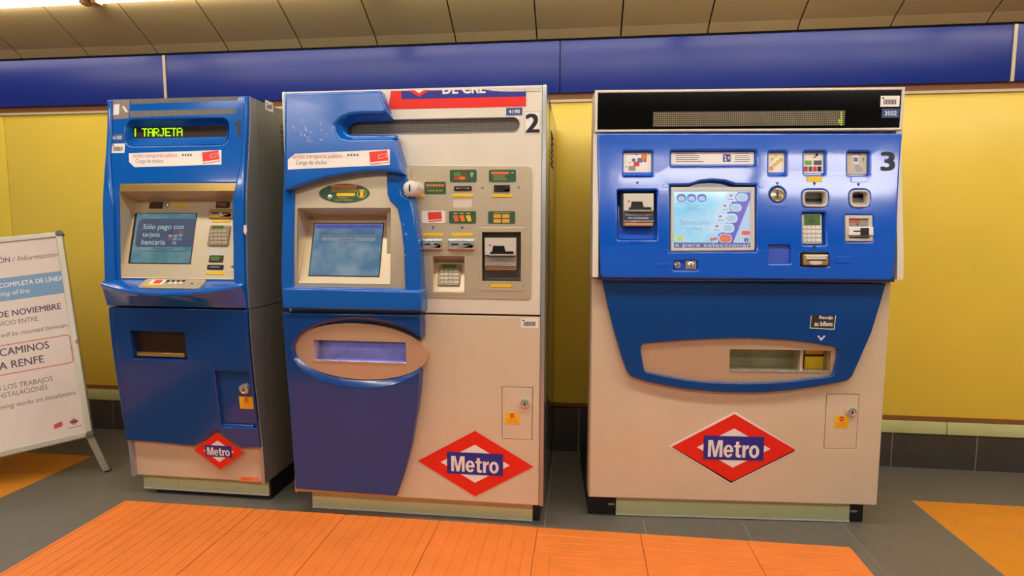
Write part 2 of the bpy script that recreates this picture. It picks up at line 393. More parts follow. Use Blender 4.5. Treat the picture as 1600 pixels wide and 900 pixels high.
# tactile tiles: ribs run away from the wall on the left and along it on the right, mitred at a diagonal joint
def clip(P, a, b):
    """keep the part of the outline left of a->b"""
    out = []; side = lambda p: (b[0]-a[0])*(p[1]-a[1])-(b[1]-a[1])*(p[0]-a[0])
    for i in range(len(P)):
        p, q = P[i], P[(i+1) % len(P)]; sp_, sq = side(p), side(q)
        if sp_ >= 0: out.append(p)
        if (sp_ >= 0) != (sq >= 0):
            t = sp_/(sp_-sq); out.append((p[0]+(q[0]-p[0])*t, p[1]+(q[1]-p[1])*t))
    return out
def tactile(P, along_x):
    bm = plate_bm(P, (), -.004, .004)
    x0, x1 = min(p[0] for p in P), max(p[0] for p in P); y0, y1 = min(p[1] for p in P), max(p[1] for p in P)
    pitch = .0545
    lo, hi = (y0, y1) if along_x else (x0, x1); k = math.floor(lo/pitch)
    while k*pitch < hi:
        a, b = max(k*pitch+.0022, lo+.001), min((k+1)*pitch-.0022, hi-.001); k += 1
        if b-a < .01: continue
        Q = [(x0, a), (x1, a), (x1, b), (x0, b)] if along_x else [(a, y0), (b, y0), (b, y1), (a, y1)]
        for i in range(len(P)):
            if Q: Q = clip(Q, P[i], P[(i+1) % len(P)])
        if len(Q) >= 3: plate_bm(Q, (), .0035, .0068, .0015, 1, bm)
    link('tactile_tile', finish(bm, 'tactile_tile', 0), OTILE, fl)
ox = [OX0]+[x for x in [0.70-XP*k for k in range(8, -3, -1)] if OX0+.05 < x < OX1-.05]+[OX1]
orow = [OY, 2.215, 1.785, 1.355, .925]
D0, D1 = (-.27, OY), (.82, OY-1.56)           # diagonal joint
g = .0012
for i in range(len(ox)-1):
    for j in range(len(orow)-1):
        P = [(ox[i]+g, orow[j+1]+g), (ox[i+1]-g, orow[j+1]+g), (ox[i+1]-g, orow[j]-g), (ox[i]+g, orow[j]-g)]
        A = clip(P, (D0[0]-.002, D0[1]), (D1[0]-.002, D1[1])); B = clip(P, (D1[0]+.002, D1[1]), (D0[0]+.002, D0[1]))
        for Q, ax in ((B, False), (A, True)):
            if len(Q) >= 3 and abs(sum(Q[k][0]*Q[(k+1) % len(Q)][1]-Q[(k+1) % len(Q)][0]*Q[k][1] for k in range(len(Q)))) > .002: tactile(Q, ax)
# far part of the floor behind the camera: the same grey tiles as one surface
o = link('floor_tile', finish(plate_bm([(-6, -5), (5, -5), (5, ROWS[-1]-.01), (-6, ROWS[-1]-.01)], (), -.006, 0), 'floor_tile', 0), GREYT, fl)

YWALL = mat('yellow enamel panel', (246, 216, 78), .33, noise=.03, nscale=3)
FASC = mat('blue fascia enamel', (12, 41, 136), .34, noise=.05, nscale=4)
BROWN = mat('brown wooden trim', (140, 86, 40), .5, noise=.12, nscale=20, stretch=(1, 8, 8))
SKIRT = mat('dark skirting tile', (70, 66, 60), .35, noise=.1, nscale=10)
TRIMW = mat('pale metal bead', (206, 192, 158), .4)
wall = struct(box(None, 'wall_back', (-6, YW+.012, -.05), (5, YW+.2, 3.2), mat('wall backing', (128, 118, 98), .8)))
for a, b in ((-6, -3.66), (-3.655, -.70), (-.695, 5)):
    box(None, 'wall_panel', (a, YW-.004, .29), (b, YW+.012, 2.013), YWALL, wall, .001)
box(None, 'skirting_grout', (-6, YW-.0095, 0), (5, YW+.012, .262), GROUT, wall)
for k in range(-16, 9):
    box(None, 'skirting_tile', (1.715+.43*k+.003, YW-.012, 0), (1.715+.43*(k+1)-.003, YW+.012, .262), SKIRT, wall)
for a, b in ((-6, -2.522), (-2.506, -.139), (-.134, 2.15), (2.166, 5)):
    box(None, 'fascia_panel', (a, YW-.03, 2.06), (b, YW+.012, 2.34), FASC, wall, .002)
for a in (-2.522, 2.15): box(None, 'fascia_joint', (a, YW-.034, 2.06), (a+.016, YW+.012, 2.34), TRIMW, wall)
struct(box(None, 'trim_1', (-6, YW-.012, 2.026), (5, YW+.012, 2.06), BROWN))
struct(box(None, 'trim_2', (-6, YW-.016, 2.013), (5, YW+.012, 2.026), TRIMW))
struct(box(None, 'trim_3', (-6, YW-.010, .268), (5, YW+.012, .29), BROWN))
RAILM = mat('photoluminescent rail', (206, 212, 148), .4, noise=.05, nscale=6)
for n_, (a, b) in enumerate(((-6, -2.05), (1.30, 1.98), (1.984, 5))):
    struct(box(None, 'trim_%d' % (4+n_), (a, YW-.022, .198), (b, YW-.011, .266), RAILM, None, .001))
# ceiling: sloping panels that drop towards the wall, flat ceiling over the hall
CEIL = mat('beige ceiling panel', (160, 140, 98), .55, noise=.04, nscale=3)
ceil = struct(box(None, 'ceiling', (-6, -5, 2.96), (5, YW+.2, 3.05), mat('ceiling backing', (46, 36, 24), .8)))
KY, KZ = 3.268, 2.389; t30 = math.tan(math.radians(30.5)); TY = 2.36
prof = [(YW-.03, 2.352), (KY, KZ), (3.0, KZ+(KY-3.0)*t30), (TY, KZ+(KY-TY)*t30), (TY-.02, 2.955)]
sx_ = [-3.011+.4575*k for k in range(-6, 17)]
bm = bmesh.new(); R0 = None
gp = .004
rows = [[bm.verts.new((x, y+dy, z+dz)) for x in (gp, .4575-gp)] for (dy, dz) in ((0, 0), (.004, .012)) for y, z in prof]
n_ = len(prof)
for i in range(n_-1):
    bm.faces.new((rows[i][0], rows[i][1], rows[i+1][1], rows[i+1][0])); bm.faces.new((rows[n_+i][0], rows[n_+i+1][0], rows[n_+i+1][1], rows[n_+i][1]))
    for s in (0, 1): bm.faces.new((rows[i][s], rows[i+1][s], rows[n_+i+1][s], rows[n_+i][s]))
for i in (0, n_-1): bm.faces.new((rows[i][0], rows[i][1], rows[n_+i][1], rows[n_+i][0]))
cme = finish(bm, 'ceiling_panel', 0)
for x in sx_:
    o = link('ceiling_panel', cme, CEIL, ceil); o.location = (x, 0, 0)
_b = box(None, 'seam_backing', (-6, 0, 0), (5, 1, .01), mat('ceiling backing'), ceil)
_b.data.clear_geometry(); bm = bmesh.new()
v = [bm.verts.new((x, y+.012, z+.022)) for y, z in prof for x in (-6, 5)]
for i in range(n_-1): bm.faces.new((v[2*i], v[2*i+1], v[2*i+3], v[2*i+2]))
bm.to_mesh(_b.data); bm.free()
for k in range(8):
    box(None, 'ceiling_panel', (-6, TY-.02-.6*(k+1), 2.935), (5, TY-.024-.6*k, 2.96), CEIL, ceil)

# lamps: bare tubes along the top of the slope, and rows of tube lamps over the hall
TUBE = mat('lit tube', (255, 246, 232), .4, emit=1.0); TUBE.node_tree.nodes['Principled BSDF'].inputs['Emission Strength'].default_value = 19.0
HALL = mat('lit diffuser', (255, 247, 236), .4, emit=1.0); HALL.node_tree.nodes['Principled BSDF'].inputs['Emission Strength'].default_value = LAMP_POWER
HOUS = mat('lamp housing', (190, 150, 100), .45)
def tube_lamp(x0, x1, label=None):
    """a tube on its housing; the ones above the picture are fixtures of the ceiling"""
    c = Vector(((x0+x1)/2, 2.985, 2.546)); hx = (x1-x0)/2
    if label:
        e = bpy.data.objects.new('tube_lamp', None); COL.objects.link(e); e['label'] = label; e['category'] = 'lamp'; e['group'] = 'tube lamps above the machines'
        h = box(None, 'housing', (-hx, -.10, .012), (hx, .002, .075), HOUS, e, .004); par = e
    else:
        e = par = h = box(None, 'tube_lamp', (-hx, -.10, .012), (hx, .002, .075), HOUS, ceil, .004)
    e.location = c
    for s in (-1, 1): box(None, 'end_cap', (s*hx-(.03 if s > 0 else 0), -.026, -.032), (s*hx+(.03 if s < 0 else 0), .026, .014), HOUS, par, .003)
    n = 12; bm = bmesh.new()
    r = [[bm.verts.new((x, .013*math.cos(2*math.pi*i/n), -.012+.013*math.sin(2*math.pi*i/n))) for i in range(n)] for x in (-hx+.03, hx-.03)]
    for i in range(n): bm.faces.new((r[0][i], r[0][(i+1) % n], r[1][(i+1) % n], r[1][i]))
    link('tube', finish(bm, 'tube'), TUBE, par)
tube_lamp(-4.25, -2.70, 'lit ceiling tube lamp above the white poster stand, top left corner')
tube_lamp(-2.66, -1.11, 'lit ceiling tube lamp above the narrow blue ticket machine')
for a, b in ((-1.07, .48), (.52, 2.07), (2.11, 3.66)): tube_lamp(a, b)
for y in HALL_Y:
    for x in HALL_X:
        e = box(None, 'hall_lamp', (-.75, -.13, -.05), (.75, .13, 0), HOUS, ceil, .004); e.location = (x, y, 2.935)
        box(None, 'diffuser', (-.73, -.11, -.062), (.73, .11, -.045), HALL, e)

# ================================================================== shared machine helpers
def table(T):
    def f(z):
        if z <= T[0][0]: return T[0][1]
        for (a, p), (b, q) in zip(T, T[1:]):
            if z <= b:
                t = (z-a)/(b-a); t = t*t*(3-2*t); return p+(q-p)*t
        return T[-1][1]
    return f
def w3(fr, px, py, n=0.):
    p = fr.world(*fr.pt(px, py), n)
    if fr.bend: p.y += fr.M.bend(p.z)
    return p
def recess(fr, quad, depth, drop, dbot=.004, mt=None, name='screen_recess', n=0., panel='screen_panel', inset=.0):
    """funnel that is deep at the top and flush at the bottom; returns the frame of its sloping panel"""
    TL, TR, BR, BL = [w3(fr, *q, n) for q in quad]
    x0, x1 = (TL.x+BL.x)/2, (TR.x+BR.x)/2; zt, zb = (TL.z+TR.z)/2, (BL.z+BR.z)/2; yt, yb = (TL.y+TR.y)/2, (BL.y+BR.y)/2
    o = [Vector((x0, yt, zt)), Vector((x1, yt, zt)), Vector((x1, yb, zb)), Vector((x0, yb, zb))]
    i = [o[0]+Vector((inset, depth, -drop)), o[1]+Vector((-inset, depth, -drop)), o[2]+Vector((0, dbot, .004)), o[3]+Vector((0, dbot, .004))]
    bm = bmesh.new(); a = [bm.verts.new(p) for p in o]; b = [bm.verts.new(p) for p in i]
    for k in range(4): bm.faces.new((a[k], a[(k+1) % 4], b[(k+1) % 4], b[k]))
    link(name, finish(bm, name, 0), mt or STEEL, fr.M.root)
    F = Frame(fr.M, i[3], i[2]-i[3], i[0]-i[3])
    w = (i[2]-i[3]).length; h = (i[0]-i[3]).length
    plate(F, panel, [(0, 0), (w, 0), (w, h), (0, h)], mt or STEEL, 0, -.004)
    return F
def em(name, rgb=(128, 128, 128), s=.8, rough=.25):
    if name in _M: return _M[name]
    mt = mat(name, rgb, rough, emit=s); mt.node_tree.nodes['Principled BSDF'].inputs['Base Color'].default_value = (.02, .02, .02, 1); return mt
def cloudy(name, c1, c2, s=.8, scale=9, rough=.12):
    """lit screen with a soft two-tone picture"""
    if name in _M: return _M[name]
    mt = em(name, c1, s, rough); nt = mt.node_tree; b = nt.nodes['Principled BSDF']
    tc = nt.nodes.new('ShaderNodeTexCoord'); nz = nt.nodes.new('ShaderNodeTexNoise'); nz.inputs['Scale'].default_value = scale; nz.inputs['Detail'].default_value = 3
    rp = nt.nodes.new('ShaderNodeValToRGB'); rp.color_ramp.elements[0].position = .38; rp.color_ramp.elements[0].color = lin(c1); rp.color_ramp.elements[1].position = .66; rp.color_ramp.elements[1].color = lin(c2)
    nt.links.new(tc.outputs['Object'], nz.inputs['Vector']); nt.links.new(nz.outputs[0], rp.inputs[0]); nt.links.new(rp.outputs[0], b.inputs['Emission Color']); return mt
def dish(fr, name, outer, inner, n_o, n_i, mt, parent=None, steps=4):
    R = []
    for k in range(steps+1):
        t = k/steps; e = math.sin(t*math.pi/2)
        R.append([(a[0]+(b[0]-a[0])*t, a[1]+(b[1]-a[1])*t, n_o+(n_i-n_o)*e) for a, b in zip(outer, inner)])
    return loft(fr, name, R, mt, parent)
def card_reader(fr, x0, y0, x1, y1, n=0., band=False):
    """motorised reader: pale face with a stepped mouth, darker lower half and a chrome lip"""
    w = x1-x0; h = y1-y0
    p = plate(fr, 'card_reader', fr.rect(x0, y0, x1, y1), GREYP, n+.03, n-.05, bev=.003)
    X = lambda u, v: (x0+w*u, y0+h*v)
    face = fr.poly([X(0, 0), X(1, 0), X(1, .53), X(.92, .53), X(.92, .42), X(.66, .42), X(.62, .25), X(.27, .25), X(.23, .43), X(.17, .43), X(.17, .53), X(0, .53)])
    plate(fr, 'reader_face', face, LGREY, n+.044, n+.03, bev=.002, seg=2, parent=p)
    plate(fr, 'reader_mouth', fr.poly([X(.25, .27), X(.63, .27), X(.66, .44), X(.92, .44), X(.92, .5), X(.18, .5), X(.18, .45), X(.24, .45)]), BLACK, n+.0325, n+.03, parent=p)
    plate(fr, 'reader_ramp', fr.poly([X(.17, .5), X(.93, .5), X(.96, .56), X(.14, .56)]), GREYP, n+.05, n+.03, bev=.003, parent=p)
    plate(fr, 'reader_band', fr.rect(x0, y0+h*.6, x1, y0+h*.82), mat('reader text band', (44, 52, 74), .4) if band else GREYP, n+.036, n+.03, parent=p)
    if band:
        for k, s in enumerate(('INTRODUZCA SU TARJETA', 'EN LA RANURA')): text(fr, 'band_text', s, x0+w*(.06+.1*k), y0+h*(.63+.09*k), x1-w*(.06+.1*k), y0+h*(.69+.09*k), WHITE, p, n+.0366)
    plate(fr, 'reader_lip', fr.rect(x0, y0+h*.83, x1, y0+h*.87), CHROME, n+.046, n+.03, bev=.003, parent=p)
    plate(fr, 'reader_foot', fr.rect(x0+w*.02, y0+h*.88, x1-w*.02, y1), mat('copper reflection steel', (196, 146, 112), .3, metal=.6), n+.04, n+.03, bev=.003, parent=p)  # brownish reflection on the reader's lower part painted as its colour
    c, r, _ = fr.size(x0+w*.17, y0+h*.23, w*.05, w*.05); lathe(fr, 'indicator', c, [(r/2, n+.044), (r*.4, n+.0455), (0, n+.0455)], BLACK, p, 10)
def box_l(M, name, lo, hi, mt, bev=0, parent=None): return box(M, name, lo, hi, mt, parent or M.root, bev)

# ================================================================== second machine: cream with a blue relief
bz = table([(0, 0), (.1, 0), (.95, -.05), (1.1, -.05), (1.88, 0)])
M2 = Machine(-.717, 2.403, 0, bz, [.1+.09*k for k in range(1, 20)])
M2.empty('ticket_machine', 'cream ticket machine with blue relief front and a large 2, in the middle', 'ticket machine', 'ticket machines along the wall')
f0 = M2.front(0); ZT = 1.878; zs2 = f0.pt(650, 490)[1]; ZB = .106; HW = .565
box_l(M2, 'cabinet', (-HW, .17, ZB), (HW, .915, ZT-.004), SIDE, .006)
for s in (-1, 1):
    box_l(M2, 'side_panel', (s*HW-(.012 if s > 0 else 0), .012, ZB), (s*HW+(.012 if s < 0 else 0), .17, ZT-.004), SIDE)
    box_l(M2, 'edge_strip', (s*(HW-.008)-.009, -.004, ZB-.002), (s*(HW-.008)+.009, .02, ZT), ALU, .004)
box_l(M2, 'top_panel', (-HW+.012, .012, ZT-.02), (HW-.012, .17, ZT-.004), CREAM)
disp = f0.rect(535, 186, 809, 208, .06, 8)
updoor = [(-HW+.016, zs2+.004), (HW-.018, zs2+.004), (HW-.018, ZT), (-HW+.016, ZT)]
plate(f0, 'upper_door', updoor, CREAM, 0, -.14, bev=.004, holes=[disp, f0.rect(463, 322, 620, 448), f0.rect(675, 398, 728, 458), f0.rect(751, 360, 817, 442)])
lodoor = [(-HW+.016, ZB), (HW-.018, ZB), (HW-.018, zs2-.004), (-HW+.016, zs2-.004)]
hatch2 = f0.rect(784, 605, 832, 687)
plate(f0, 'lower_door', lodoor, CREAM2, 0, -.14, bev=.004, holes=[f0.rect(480, 525, 640, 572), hatch2])
plate(f0, 'hatch', offset(hatch2, .002), CREAM2, -.0005, -.05, bev=.001)
box_l(M2, 'door_gap', (-HW+.02, .02, zs2-.02), (HW-.02, .03, zs2+.02), DARK)
plate(f0, 'dot_display', f0.rect(530, 182, 813, 212), dots('dot display grey', (84, 76, 70), (122, 114, 106), .0062, .3), -.012, -.016)
plate(f0, 'display_rim', offset(disp, -.003), ALU, .002, -.002, holes=[disp], bev=.001)
# blue relief
fb = M2.front(-.028, True); fb2 = M2.front(-.062, True)
arc_px = [(548, 187), (541, 189.5), (536.5, 194), (535.5, 199), (538, 205), (543, 209), (550, 210.5)]
base_out = fb.poly([(444, 146), (594, 142), (611, 185)])+fb.poly(arc_px)+fb.poly([(618, 210.5), (637, 281), (630, 288), (628, 296), (630, 303), (636, 307), (642, 308), (645, 318), (648, 340), (652, 374), (655, 400), (657, 440), (658, 486), (440, 482.5), (438, 440), (439, 380), (441, 300)])
hole_px = [(459, 292), (500, 281), (550, 272), (603, 270), (604, 304), (608, 314), (620, 326), (626, 354), (630, 395), (632, 451), (457, 448)]
plate(fb, 'blue_relief', base_out, BLUE, 0, -.1, holes=[fb.poly(hole_px)], bev=.012)
top_out = fb2.poly([(444, 145.5), (593, 141)])+fb2.poly([(604, 170), (603, 175), (598, 177.5), (560, 178), (545, 180), (532, 186), (524, 195), (525, 206), (533, 215), (546, 217.5), (612, 216), (617, 218), (631, 272)])+fb2.poly([(604, 268), (575, 268), (550, 271), (515, 277), (480, 286), (443, 299)])
plate(fb2, 'upper_shell', top_out, BLUE, 0, -.1, bev=.011, seg=4)
# chamfer from the shell down to the round end of the display
ch_o = fb2.poly([(604, 176), (560, 178), (545, 180), (532, 186), (524, 195), (525, 206), (533, 215), (546, 217.5), (616, 216)]); ch_i = fb2.poly([(611, 185), (562, 187), (548, 187), (539, 191), (535, 197), (536, 204), (542, 209), (552, 210.5), (620, 210.5)])
loft(fb2, 'display_bevel', [[(a, b, -.006) for a, b in ch_o], [(a, b, -.06) for a, b in ch_i]], BLUE, closed=False)
flip = M2.front(-.05, True)
plate(flip, 'lower_lip', flip.poly([(440, 450), (654, 453.5), (658, 457), (658, 486.5), (440, 482.5)]), BLUE, 0, -.1, bev=.012)
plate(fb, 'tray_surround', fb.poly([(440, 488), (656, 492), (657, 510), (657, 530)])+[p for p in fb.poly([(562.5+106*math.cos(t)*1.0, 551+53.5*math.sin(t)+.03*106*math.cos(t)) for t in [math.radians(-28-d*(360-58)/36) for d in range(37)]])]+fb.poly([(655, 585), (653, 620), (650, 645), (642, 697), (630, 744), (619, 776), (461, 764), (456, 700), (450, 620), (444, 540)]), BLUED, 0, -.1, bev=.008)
ins = M2.front(-.03, True)
eo = [(562.5+107.5*math.cos(t), 551+55*math.sin(t)+.03*106*math.cos(t)) for t in [math.radians(-26-d*(360-54)/48) for d in range(49)]]
ei = [(562.5+105*math.cos(t)*.985, 549+43.5*math.sin(t)+.05*106*math.cos(t)) for t in [math.radians(-26-d*(360-54)/48) for d in range(49)]]
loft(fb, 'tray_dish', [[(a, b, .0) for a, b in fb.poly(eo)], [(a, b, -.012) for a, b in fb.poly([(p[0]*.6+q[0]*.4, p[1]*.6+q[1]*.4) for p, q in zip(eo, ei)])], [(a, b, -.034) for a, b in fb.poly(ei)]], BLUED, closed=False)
sse = M2.front(-.004, True)
trayh = sse.rect(489.5, 533, 634, 565.5)
tp = plate(sse, 'tray_plate', sse.poly([(562.5+105.5*math.cos(t), 549+43.5*math.sin(t)+.06*106*math.cos(t)) for t in [2*math.pi*k/64 for k in range(64)]]), mat('tray steel', (222, 188, 154), .4, metal=.55, noise=.05, nscale=30, stretch=(1, 60, 60)), .003, -.06, holes=[trayh])
TR = recess(sse, [(489, 532), (634.5, 535), (634.5, 567), (489, 563)], .07, .012, .05, mat('tray liner', (150, 148, 190), .3, metal=.6, noise=.12, nscale=18), 'tray_recess', panel='tray_back')
plate(sse, 'tray_sill', sse.rect(489, 564, 635, 567), CHROME, .006, -.01, bev=.002)
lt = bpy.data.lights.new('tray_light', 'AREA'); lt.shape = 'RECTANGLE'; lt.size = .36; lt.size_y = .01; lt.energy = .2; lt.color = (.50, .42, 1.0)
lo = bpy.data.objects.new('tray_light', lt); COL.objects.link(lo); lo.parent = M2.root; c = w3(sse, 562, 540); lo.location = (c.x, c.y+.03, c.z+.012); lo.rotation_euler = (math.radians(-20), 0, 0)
# steel panels
plate(f0, 'control_panel', [f0.pt(605, 258), f0.pt(605, 463)]+[(f0.pt(829, 469)[0]-.012, f0.pt(829, 468)[1]), (f0.pt(830, 469)[0]-.004, f0.pt(829, 468)[1]+.004), (f0.pt(830, 469)[0], f0.pt(829, 468)[1]+.012), (f0.pt(832, 262)[0], f0.pt(832, 270)[1]), (f0.pt(832, 262)[0]-.004, f0.pt(832, 262)[1]-.002), (f0.pt(826, 259.5)[0], f0.pt(826, 259.5)[1])], STEEL, .004, -.001, holes=[f0.rect(677, 400, 726, 456), f0.rect(753, 362, 815, 440)], bev=.001)
fs = M2.front(-.012, True)
plate(fs, 'screen_surround', fs.poly([(450, 262), (640, 262), (640, 458), (450, 456)]), STEEL, 0, -.05, holes=[offset(fs.quad([(466, 326), (611, 325), (609.5, 445), (465, 441.5)]), -.0015)])
SP = recess(fs, [(466, 326), (611, 325), (609.5, 445), (465, 441.5)], .115, .03)
sq = SP.poly([(492.5, 350), (599, 350), (591.6, 431.5), (483.6, 430)])
scr = plate(SP, 'screen', sq, cloudy('screen blue', (74, 116, 148), (128, 152, 164), .85, 11), .002, 0)
plate(SP, 'screen_gasket', offset(sq, -.004), BLACK, .0025, 0, holes=[sq])
plate(SP, 'title_bar', SP.poly([(494, 350.8), (598, 351), (597.5, 358), (493.5, 357.5)]), em('screen violet', (92, 100, 176), .8), .003, .002, parent=scr)
text(SP, 'title_text', 'SELECCIONE EL TITULO QUE DESEA', 497, 352.5, 594, 356, em('screen navy', (52, 62, 110), .6), scr, .0034)
bx = SP.rect(502.5, 366, 587.5, 377.5, .008); plate(SP, 'message_box', bx, em('screen box', (120, 138, 158), .8), .003, .002, parent=scr)
plate(SP, 'message_frame', bx, em('screen ink', (40, 46, 58), .6), .0034, .003, holes=[offset(bx, .0014)], parent=scr)
text(SP, 'message', 'LINEA C: SERVICIO INTERRUMPIDO ENTRE ESTACION', 506, 368.3, 585, 371.3, em('screen ink'), scr, .0036); text(SP, 'message', 'Y SAN FERNANDO', 531, 373, 556, 375.7, em('screen ink'), scr, .0036)
# information oval
gp_ = plate(fs, 'information_plate', fs.ell(538, 302, 79, 30, 40), GREEN, .002, 0)
plate(fs, 'orange_bar', fs.rect(518, 288.8, 558, 293.3, .003), ORG, .0026, .002, parent=gp_)
text(fs, 'instruction', 'PARA COMUNICAR CON EL', 518, 294.4, 558, 296.6, YEL, gp_, .0028); text(fs, 'instruction', 'PERSONAL DE LA ESTACION', 518, 297.4, 558, 299.6, YEL, gp_, .0028)
plate(fs, 'yellow_tab', fs.rect(526.5, 301.5, 555, 306.5, .002), YEL, .0035, .002, parent=gp_)
text(fs, 'instruction', 'Pulsar y', 530, 308, 545, 310.6, YEL, gp_, .0028); text(fs, 'instruction', 'esperar respuesta', 524, 311.5, 551, 314, YEL, gp_, .0028)
ri = fs.ell(565.5, 302.5, 14.5, 14.5, 24); plate(fs, 'information_ring', ri, YEL, .0028, .002, holes=[offset(ri, .0022)], parent=gp_)
text(fs, 'letter', 'i', 563.5, 297.5, 567.5, 307.5, YEL, gp_, .0028, bold=.03)
c, r, _ = fs.size(516, 308, 7.5, 7.5); lathe(fs, 'call_button', c, [(r/2, .002), (r/2, .006), (r*.4, .008), (0, .0085)], CHROME, gp_, 16)
# control panel fittings
n = .004
fk = M2.front(-.076); c, r, _ = fk.size(641, 294.3, 19, 19)
lathe(fk, 'coin_slot', c, [(r*.66, -.08), (r*.62, -.006), (r*.52, 0), (r/2, .004), (r*.44, .006), (0, .006)], mat('coin disc', (226, 220, 210), .35, metal=.25))
plate(fk, 'coin_opening', fk.ell(640.7, 294.2, 2.6, 13, 14), BLACK, .0078, .006)
arrow(f0, 'arrow', 656, 294.3, 6, 6, 'left', n=n+.001)
for ax_, ay_ in ((753, 294), (809, 293)): arrow(f0, 'arrow', ax_, ay_, 6, 5, 'left', GREYP, n=n+.001)
for ax_, ay_ in ((677, 356.3), (722.5, 356.8)): arrow(f0, 'arrow', ax_, ay_, 5, 6, 'down', n=n+.001)
for b_ in ((645.5, 303.5, 664, 308), (707.3, 303.3, 739.5, 308), (768, 303.8, 801, 308.3), (661, 364.3, 693, 369), (706, 364.3, 739, 369), (766, 444.3, 799, 449)): bar(f0, *b_, n)
pa = plate(f0, 'coin_pictogram', f0.rect(663.5, 284.3, 697, 303.2, .006), GREEN, n+.002, n)
for k in range(6): plate(f0, 'coin_dot', f0.ell(668.5+4.75*k, 289.8, 4, 4.2, 12), ORG, n+.0026, n+.002, parent=pa)
text(f0, 'caption', 'MONEDAS ADMITIDAS', 669, 297, 692, 299.3, YEL, pa, n+.0026)
pb = plate(f0, 'banknote_pictogram', f0.rect(703.3, 265.3, 745, 284.7, .007), GREEN, n+.002, n)
for (x, y, w, h, cm) in ((710, 269, 10, 6.5, mat('print green', (96, 140, 40))), (721, 269, 9, 6.5, mat('print brown', (108, 80, 44))), (711, 276.5, 6, 4.5, RED), (718, 276, 9, 5, ORG), (728, 275, 4, 7, mat('print brown'))): plate(f0, 'banknote', f0.rect(x, y, x+w, y+h), cm, n+.0026, n+.002, parent=pb)
plate(f0, 'hand_mark', f0.poly([(735, 270), (741, 269), (738, 278), (736, 276)]), mat('print pale green', (150, 180, 130)), n+.0026, n+.002, parent=pb)
pc = plate(f0, 'notice_pictogram', f0.rect(764.2, 265.3, 806.3, 284.5, .007), GREEN, n+.002, n)
plate(f0, 'orange_bar', f0.rect(768, 268.5, 795.5, 272.4, .002, 2), mat('print coral', (236, 104, 60)), n+.0026, n+.002, parent=pc); stripes(f0, 'caption_lines', 771, 274, 794, 283, 4, mat('print khaki', (176, 176, 110)), n+.002, pc, .3); plate(f0, 'hand_mark', f0.rect(799, 269, 803, 271), mat('print pale green'), n+.0026, n+.002, parent=pc)
pd = plate(f0, 'card_pictogram', f0.rect(659, 329.6, 696, 348.7, .007), PAPER, n+.002, n)
plate(f0, 'red_card', f0.poly([(669, 331.8), (690, 330.8), (691.3, 345), (670.3, 347)]), REDC, n+.0026, n+.002, parent=pd)
plate(f0, 'card_band', f0.poly([(670, 344), (691, 342.4), (691.1, 343.6), (670.1, 345.4)]), PAPER, n+.003, n+.0026, parent=pd)
pe = plate(f0, 'ticket_pictogram', f0.rect(702, 330, 744, 349.2, .007), GREEN, n+.002, n)
for k, cm in enumerate((mat('print coral'), ORG, YEL)):
    plate(f0, 'ticket', f0.poly([(708+10*k, 337), (715+10*k, 336), (717.5+10*k, 345.5), (711.5+10*k, 346.5)]), cm, n+.0026, n+.002, parent=pe); plate(f0, 'ticket_caption', f0.rect(709+10*k, 332.8, 715+10*k, 334.2), YEL, n+.0026, n+.002, parent=pe)
pf = plate(f0, 'bank_card_pictogram', f0.rect(763, 330, 805, 349.5, .007), GREEN, n+.002, n)
for x in (771.5, 785): 
    for y in (335, 342.3): plate(f0, 'bank_card', f0.rect(x, y, x+11.5, y+5.8, .001, 1), mat('print amber', (222, 164, 58)), n+.0026, n+.002, parent=pf)
text(f0, 'caption', 'TARJETAS BANCARIAS', 771, 331.6, 797, 333.8, YEL, pf, n+.0026)
ps = plate(f0, 'ticket_slot', f0.rect(710, 290.8, 737.4, 298.2, .004), BLACK, n+.006, n, bev=.003); plate(f0, 'slot_lips', f0.rect(713, 293.4, 734.5, 295.6), GREYP, n+.0065, n+.005, holes=[f0.rect(718, 294, 730, 295.2)], parent=ps)
pn = plate(f0, 'banknote_slot', f0.rect(772, 289, 797, 300, .002), mat('dark slot frame', (48, 42, 38), .4), n+.006, n, bev=.002); plate(f0, 'slot_opening', f0.rect(776, 291.3, 792, 297), BLACK, n+.0066, n+.005, parent=pn)
plate(f0, 'clear_label', f0.poly([(709, 312.5), (738, 312), (738, 323), (733, 325), (708.5, 324.5)]), mat('clear label', (218, 206, 188), .2), n+.0008, n)
card_slot(f0, 661, 373.8, 692, 390, n, CHROME); card_slot(f0, 701, 373.8, 742, 390, n, CHROME)
COPR = mat('copper reflection steel', (196, 146, 112), .3, metal=.6)  # coppery reflection in the chrome's lower part, put into the colour
for a, b in ((661.5, 691.5), (701.5, 741.5)): plate(f0, 'slot_base', f0.rect(a, 387, b, 391), COPR, n+.014, n, bev=.003)
kr = f0.rect(672, 395.3, 731, 460.3, .006); plate(f0, 'keypad_frame', kr, STEEL, n+.0015, n, holes=[f0.rect(677, 400, 726, 456)], bev=.001)
KP = recess(f0, [(677.2, 400), (725.8, 400), (725.6, 456), (676.8, 456)], .07, .022, .004, STEEL, 'keypad_recess', panel='keypad_panel', n=.003)
keypad(KP, 685.5, 413.3, 720, 447, 0, lcd=(.18, .03, .82, .2), keys=(.1, .27, .97, .97))
plate(f0, 'reader_frame', f0.rect(747.5, 355.6, 818, 455, .004), STEEL, n+.0015, n, holes=[f0.rect(753.5, 362.5, 814, 439.5), f0.rect(765, 443.5, 800, 450)], bev=.001)
RP = recess(f0, [(753.5, 362.5), (814, 362.5), (813.5, 439.5), (753, 439.5)], .06, .012, .055, mat('reader housing', (150, 136, 116), .4, metal=.4), 'reader_recess', panel='reader_back', n=.003)
fr_ = M2.front(-.0+.02); card_reader(fr_, 760, 371.5, 808, 421.5, 0)
